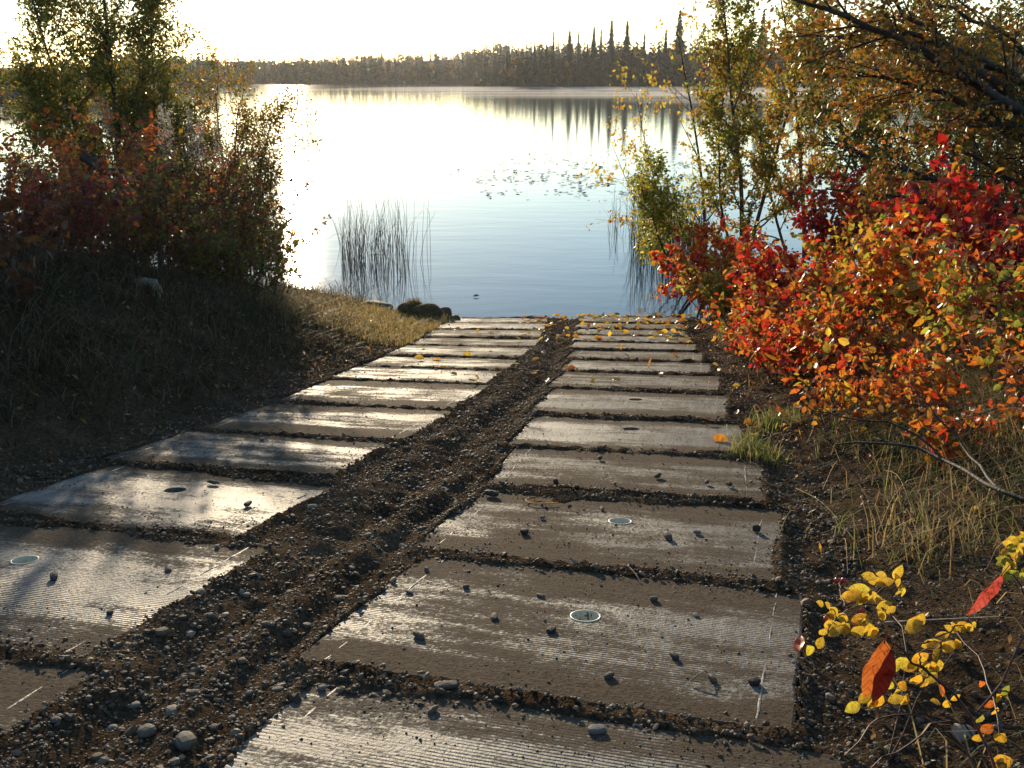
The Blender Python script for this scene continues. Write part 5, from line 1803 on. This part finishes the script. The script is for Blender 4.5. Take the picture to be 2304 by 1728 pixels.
# second, greener yellow rose shoot at the frame edge
b1 = nr(2290, 1690, 2.9)
b1[2] = gz(b1[0], b1[1])
rose2 = thing('rose_shoot', 'rose shoot with narrow yellow-orange leaflets above the rounded grey stone', 'plant', b1)
for c_ in [[b1, nr(2260, 1650, 2.9), nr(2235, 1560, 2.9), nr(2210, 1480, 3.0), nr(2150, 1420, 3.1)], [nr(2235, 1560, 2.9), nr(2280, 1540, 2.9), nr(2330, 1520, 2.9)], [b1, nr(2270, 1720, 2.8), nr(2200, 1700, 2.8)]]:
    P_, r_ = cane(c_)
    V, F = tubes([(P_ - b1, r_)], 5)
    put('cane', new_mesh('cane', V, F, M['twig'], True), rose2)
for sx, sy, px_, ang in [(2225, 1585, 44, 4.2), (2245, 1570, 40, 5.2), (2262, 1555, 34, 1.2), (2238, 1600, 36, 4.7), (2205, 1620, 40, 4.6), (2220, 1640, 44, 4.4), (2200, 1660, 36, 3.8), (2210, 1540, 36, 5.2), (2120, 1555, 40, 1.9), (2105, 1580, 36, 2.8), (2130, 1585, 32, 5.0), (2250, 1660, 50, 4.6), (2255, 1715, 60, .2), (2150, 1570, 28, .5)]:
    leaf_at(rose2, b1, sx, sy, 2.9 + rng.normal() * .05, px_, ang, LM_OVAL, pick(rng, [(3, (0.68, 0.42, 0.03)), (1, (0.35, 0.36, 0.05)), (1, ORAN)], 1, .15)[0])
b2 = nr(2330, 1280, 4.2)
b2[2] = gz(b2[0], b2[1])
rose3 = thing('rose_shoot', 'small yellow-green shoot at the end of the bent green grass', 'plant', b2)
P_, r_ = cane([b2, nr(2310, 1260, 4.1), nr(2270, 1240, 4.1)])
V, F = tubes([(P_ - b2, r_)], 5)
put('cane', new_mesh('cane', V, F, M['twig'], True), rose3)
for q in range(22):
    leaf_at(rose3, b2, rng.uniform(2255, 2310), rng.uniform(1205, 1300), 4.1 + rng.normal() * .1, rng.uniform(26, 44), rng.uniform(0, 6.28), LM_OVAL, pick(rng, [(3, YL), (2, LIME)], 1, .2)[0])

# near dogwood twig with two big hanging leaves
b3 = nr(2330, 1760, 2.0)
b3[2] = gz(b3[0], b3[1])
dog = thing('dogwood_shoot', 'dogwood shoot with large hanging orange and rust leaves and a folded red one', 'plant', b3)
for c_, r_ in [([b3, nr(2200, 1600, 2.25), nr(2090, 1520, 2.3), nr(2020, 1460, 2.3), nr(1995, 1435, 2.3)], .0055), ([nr(2200, 1600, 2.25), nr(2290, 1480, 2.4), nr(2320, 1330, 2.5), nr(2265, 1288, 2.5)], .004),
               ([b3, nr(2150, 1630, 2.4), nr(1990, 1590, 2.5), nr(1900, 1700, 2.4)], .004), ([nr(2090, 1520, 2.3), nr(2060, 1470, 2.3), nr(2120, 1440, 2.35)], .003), ([b3, nr(2180, 1590, 2.6), nr(2060, 1660, 2.6), nr(1960, 1728, 2.5)], .004)]:
    P_, rr_ = cane(c_, 12, r_)
    V, F = tubes([(P_ - b3, rr_)], 6)
    put('cane', new_mesh('cane', V, F, M['twig'], True), dog)
BIGL = leaf_obj_mesh('large_leaf', .23, .10, .92, .12, 15)
FOLD2 = leaf_obj_mesh('half_leaf', .17, .14, .95, .12, 15)
FOLD = leaf_obj_mesh('folded_leaf', .13, .22, .95, .2, 15)
for me, sx0, sy0, sx1, sy1, Y, col, lb in [(BIGL, 1990, 1440, 1950, 1575, 2.3, (0.42, 0.12, 0.025), 'large hanging orange leaf'), (FOLD2, 2004, 1462, 1972, 1590, 2.27, (0.22, 0.045, 0.03), 'dark rust leaf hanging over the large orange one'), (FOLD, 2255, 1290, 2190, 1395, 2.5, (0.42, 0.07, 0.05), 'folded pinkish red leaf')]:
    a = nr(sx0, sy0, Y)
    b = nr(sx1, sy1, Y - .02)
    o = put("leaf", me, dog, mat4=rotmat(a - b3, b - a, (.25, -1, .25), float(np.linalg.norm(b - a))))
    o.color = (*col, 1)
    o['label'] = lb

# bare dark branches reaching in from the right over the dry grass
b4 = np.array([3.0, 4.6, gz(3.0, 4.6)])
main = []
for c_, r_ in [([b4, nr(2400, 1180, 4.7), nr(2250, 1105, 4.8), nr(2130, 1040, 5.0), nr(2060, 1000, 5.1), nr(1960, 985, 5.2), nr(1880, 1000, 5.3)], .014),
               ([nr(2250, 1105, 4.8), nr(2170, 1010, 5.0), nr(2120, 950, 5.1), nr(2060, 880, 5.3)], .008),
               ([nr(2130, 1040, 5.0), nr(2040, 950, 5.2), nr(1950, 945, 5.3), nr(1840, 930, 5.4), nr(1800, 905, 5.5)], .007),
               ([nr(2120, 950, 5.1), nr(2220, 925, 5.1), nr(2304, 915, 5.1)], .005)]:
    main.append((smooth_path(c_, 12, .006, rng), taper(r_, 12, .35)))
subs = []
for p1, r1 in main:
    subs += split_path(rng, p1, r1, 7, .3, 1, .6, .3, .5, 4, .12, .0)
limb_thing('bare_branch', 'forked dark bare branch arching in over the dry grass', 'branch', b4, (main, subs), 'dark_bark')
# curved orange cord on a slab
P_ = smooth_path([on_ramp(*q) + np.array([0, 0, .045]) for q in [(1215, 1134), (1190, 1136), (1180, 1143), (1190, 1149), (1215, 1151), (1255, 1148)]], 14)
V, F = tubes([(P_ - P_[0], np.full(14, .004))], 6)
o = put('cord', new_mesh('cord', V, F, M['cord'], True), loc=P_[0])
tag(o, 'short curved orange cord lying on a dusty slab', 'cord')
# loose sticks
for q, (x0, y0, x1, y1, lb) in enumerate([(1822, 1010, 1838, 1055, 'short peeled stick standing in the soil by the ramp edge'), (1905, 1065, 1830, 1050, 'pale straight stick lying below the bare branch'), (1990, 1410, 2240, 1435, 'pale peeled twig behind the hanging orange leaf'),
                                          (1550, 1560, 1590, 1540, 'thin brown twig on the worn ribbed slab'), (1410, 1300, 1440, 1330, 'bent straw-coloured twig in the joint between slabs'), (1440, 1284, 1475, 1284, 'tiny orange twig lying in the dirt of the slab joint')]):
    a = on_ramp(x0, y0)
    b = on_ramp(x1, y1)
    a[2] = gz(a[0], a[1]) + .012
    b[2] = gz(b[0], b[1]) + .012
    if a[0] < np.interp(a[1], XR_Y, XR_X):
        a[2] = max(a[2], RZ0 - RSL * a[1] + .045)
        b[2] = max(b[2], RZ0 - RSL * b[1] + .045)
    if q == 0:
        b[2] -= .03
        a[2] += .16
        a[0], a[1] = b[0] - .03, b[1] + .03
    P_ = smooth_path([a, (a + b) / 2 + rng.normal(size=3) * .01 + np.array([0, 0, .008]), b], 8)
    V, F = tubes([(P_ - a, taper(.005 if q < 3 else .0035, 8, .6))], 6)
    o = put('stick', new_mesh('stick', V, F, M['dead_wood'], True), loc=a)
    tag(o, lb, 'stick')

# ------------------------------------------------------------------ mist on the water and haze in the air
def volume_material(name, color, dens, aniso):
    m, nt, out = mat_new(name)
    v = N(nt, 'ShaderNodeVolumePrincipled', Density=dens, Anisotropy=aniso)
    v.inputs['Color'].default_value = (*color, 1)
    nt.links.new(v.outputs[0], out.inputs['Volume'])
    return m


rng = np.random.default_rng(900)
mist_m = volume_material('water_mist', (0.95, 0.93, 0.9), 0.026, 0.3)
Vs, Fs = [], []
k = 0
for x, y, rx, ry, h in [(10, 285, 60, 10, .55), (55, 270, 55, 14, .75), (105, 262, 60, 16, .8), (25, 215, 45, 9, .4), (75, 200, 50, 12, .55), (48, 158, 34, 7, .35), (80, 140, 30, 8, .4), (130, 210, 50, 16, .8), (0, 245, 30, 5, .3), (160, 270, 50, 20, .8), (20, 190, 60, 6, .3), (90, 235, 60, 8, .5), (40, 250, 60, 6, .45), (60, 125, 30, 5, .25), (-20, 270, 40, 4, .25)]:
    v = ICO3_V * (1 + .12 * np.sin(ICO3_V[:, :1] * 5 + x) + .1 * np.sin(ICO3_V[:, 1:2] * 4 + y)) * np.array([rx, ry, h])
    v[:, 2] = np.maximum(v[:, 2], -.0) + .03
    Vs.append(v + np.array([x, y, 0]))
    Fs.append(ICO3_F + k)
    k += len(v)
o = put('mist', new_mesh('mist', np.concatenate(Vs), np.concatenate(Fs), mist_m, True))
o['kind'] = 'stuff'
tag(o, 'thin white mist drifting low over the far water', 'mist')

haze_m = volume_material('air_haze', (0.95, 0.96, 1.0), 0.00011, 0.5)
x0, x1, y0, y1, z0, z1 = -1600, 1600, -70, 2700, -3.0, 34.0
V = [(x, y, z) for z in (z0, z1) for y in (y0, y1) for x in (x0, x1)]
F = [(0, 2, 3, 1), (4, 5, 7, 6), (0, 1, 5, 4), (2, 6, 7, 3), (0, 4, 6, 2), (1, 3, 7, 5)]
o = put('haze', new_mesh('haze', V, np.array(F), haze_m))
o['kind'] = 'stuff'
tag(o, 'pale morning haze in the air over the lake', 'haze')
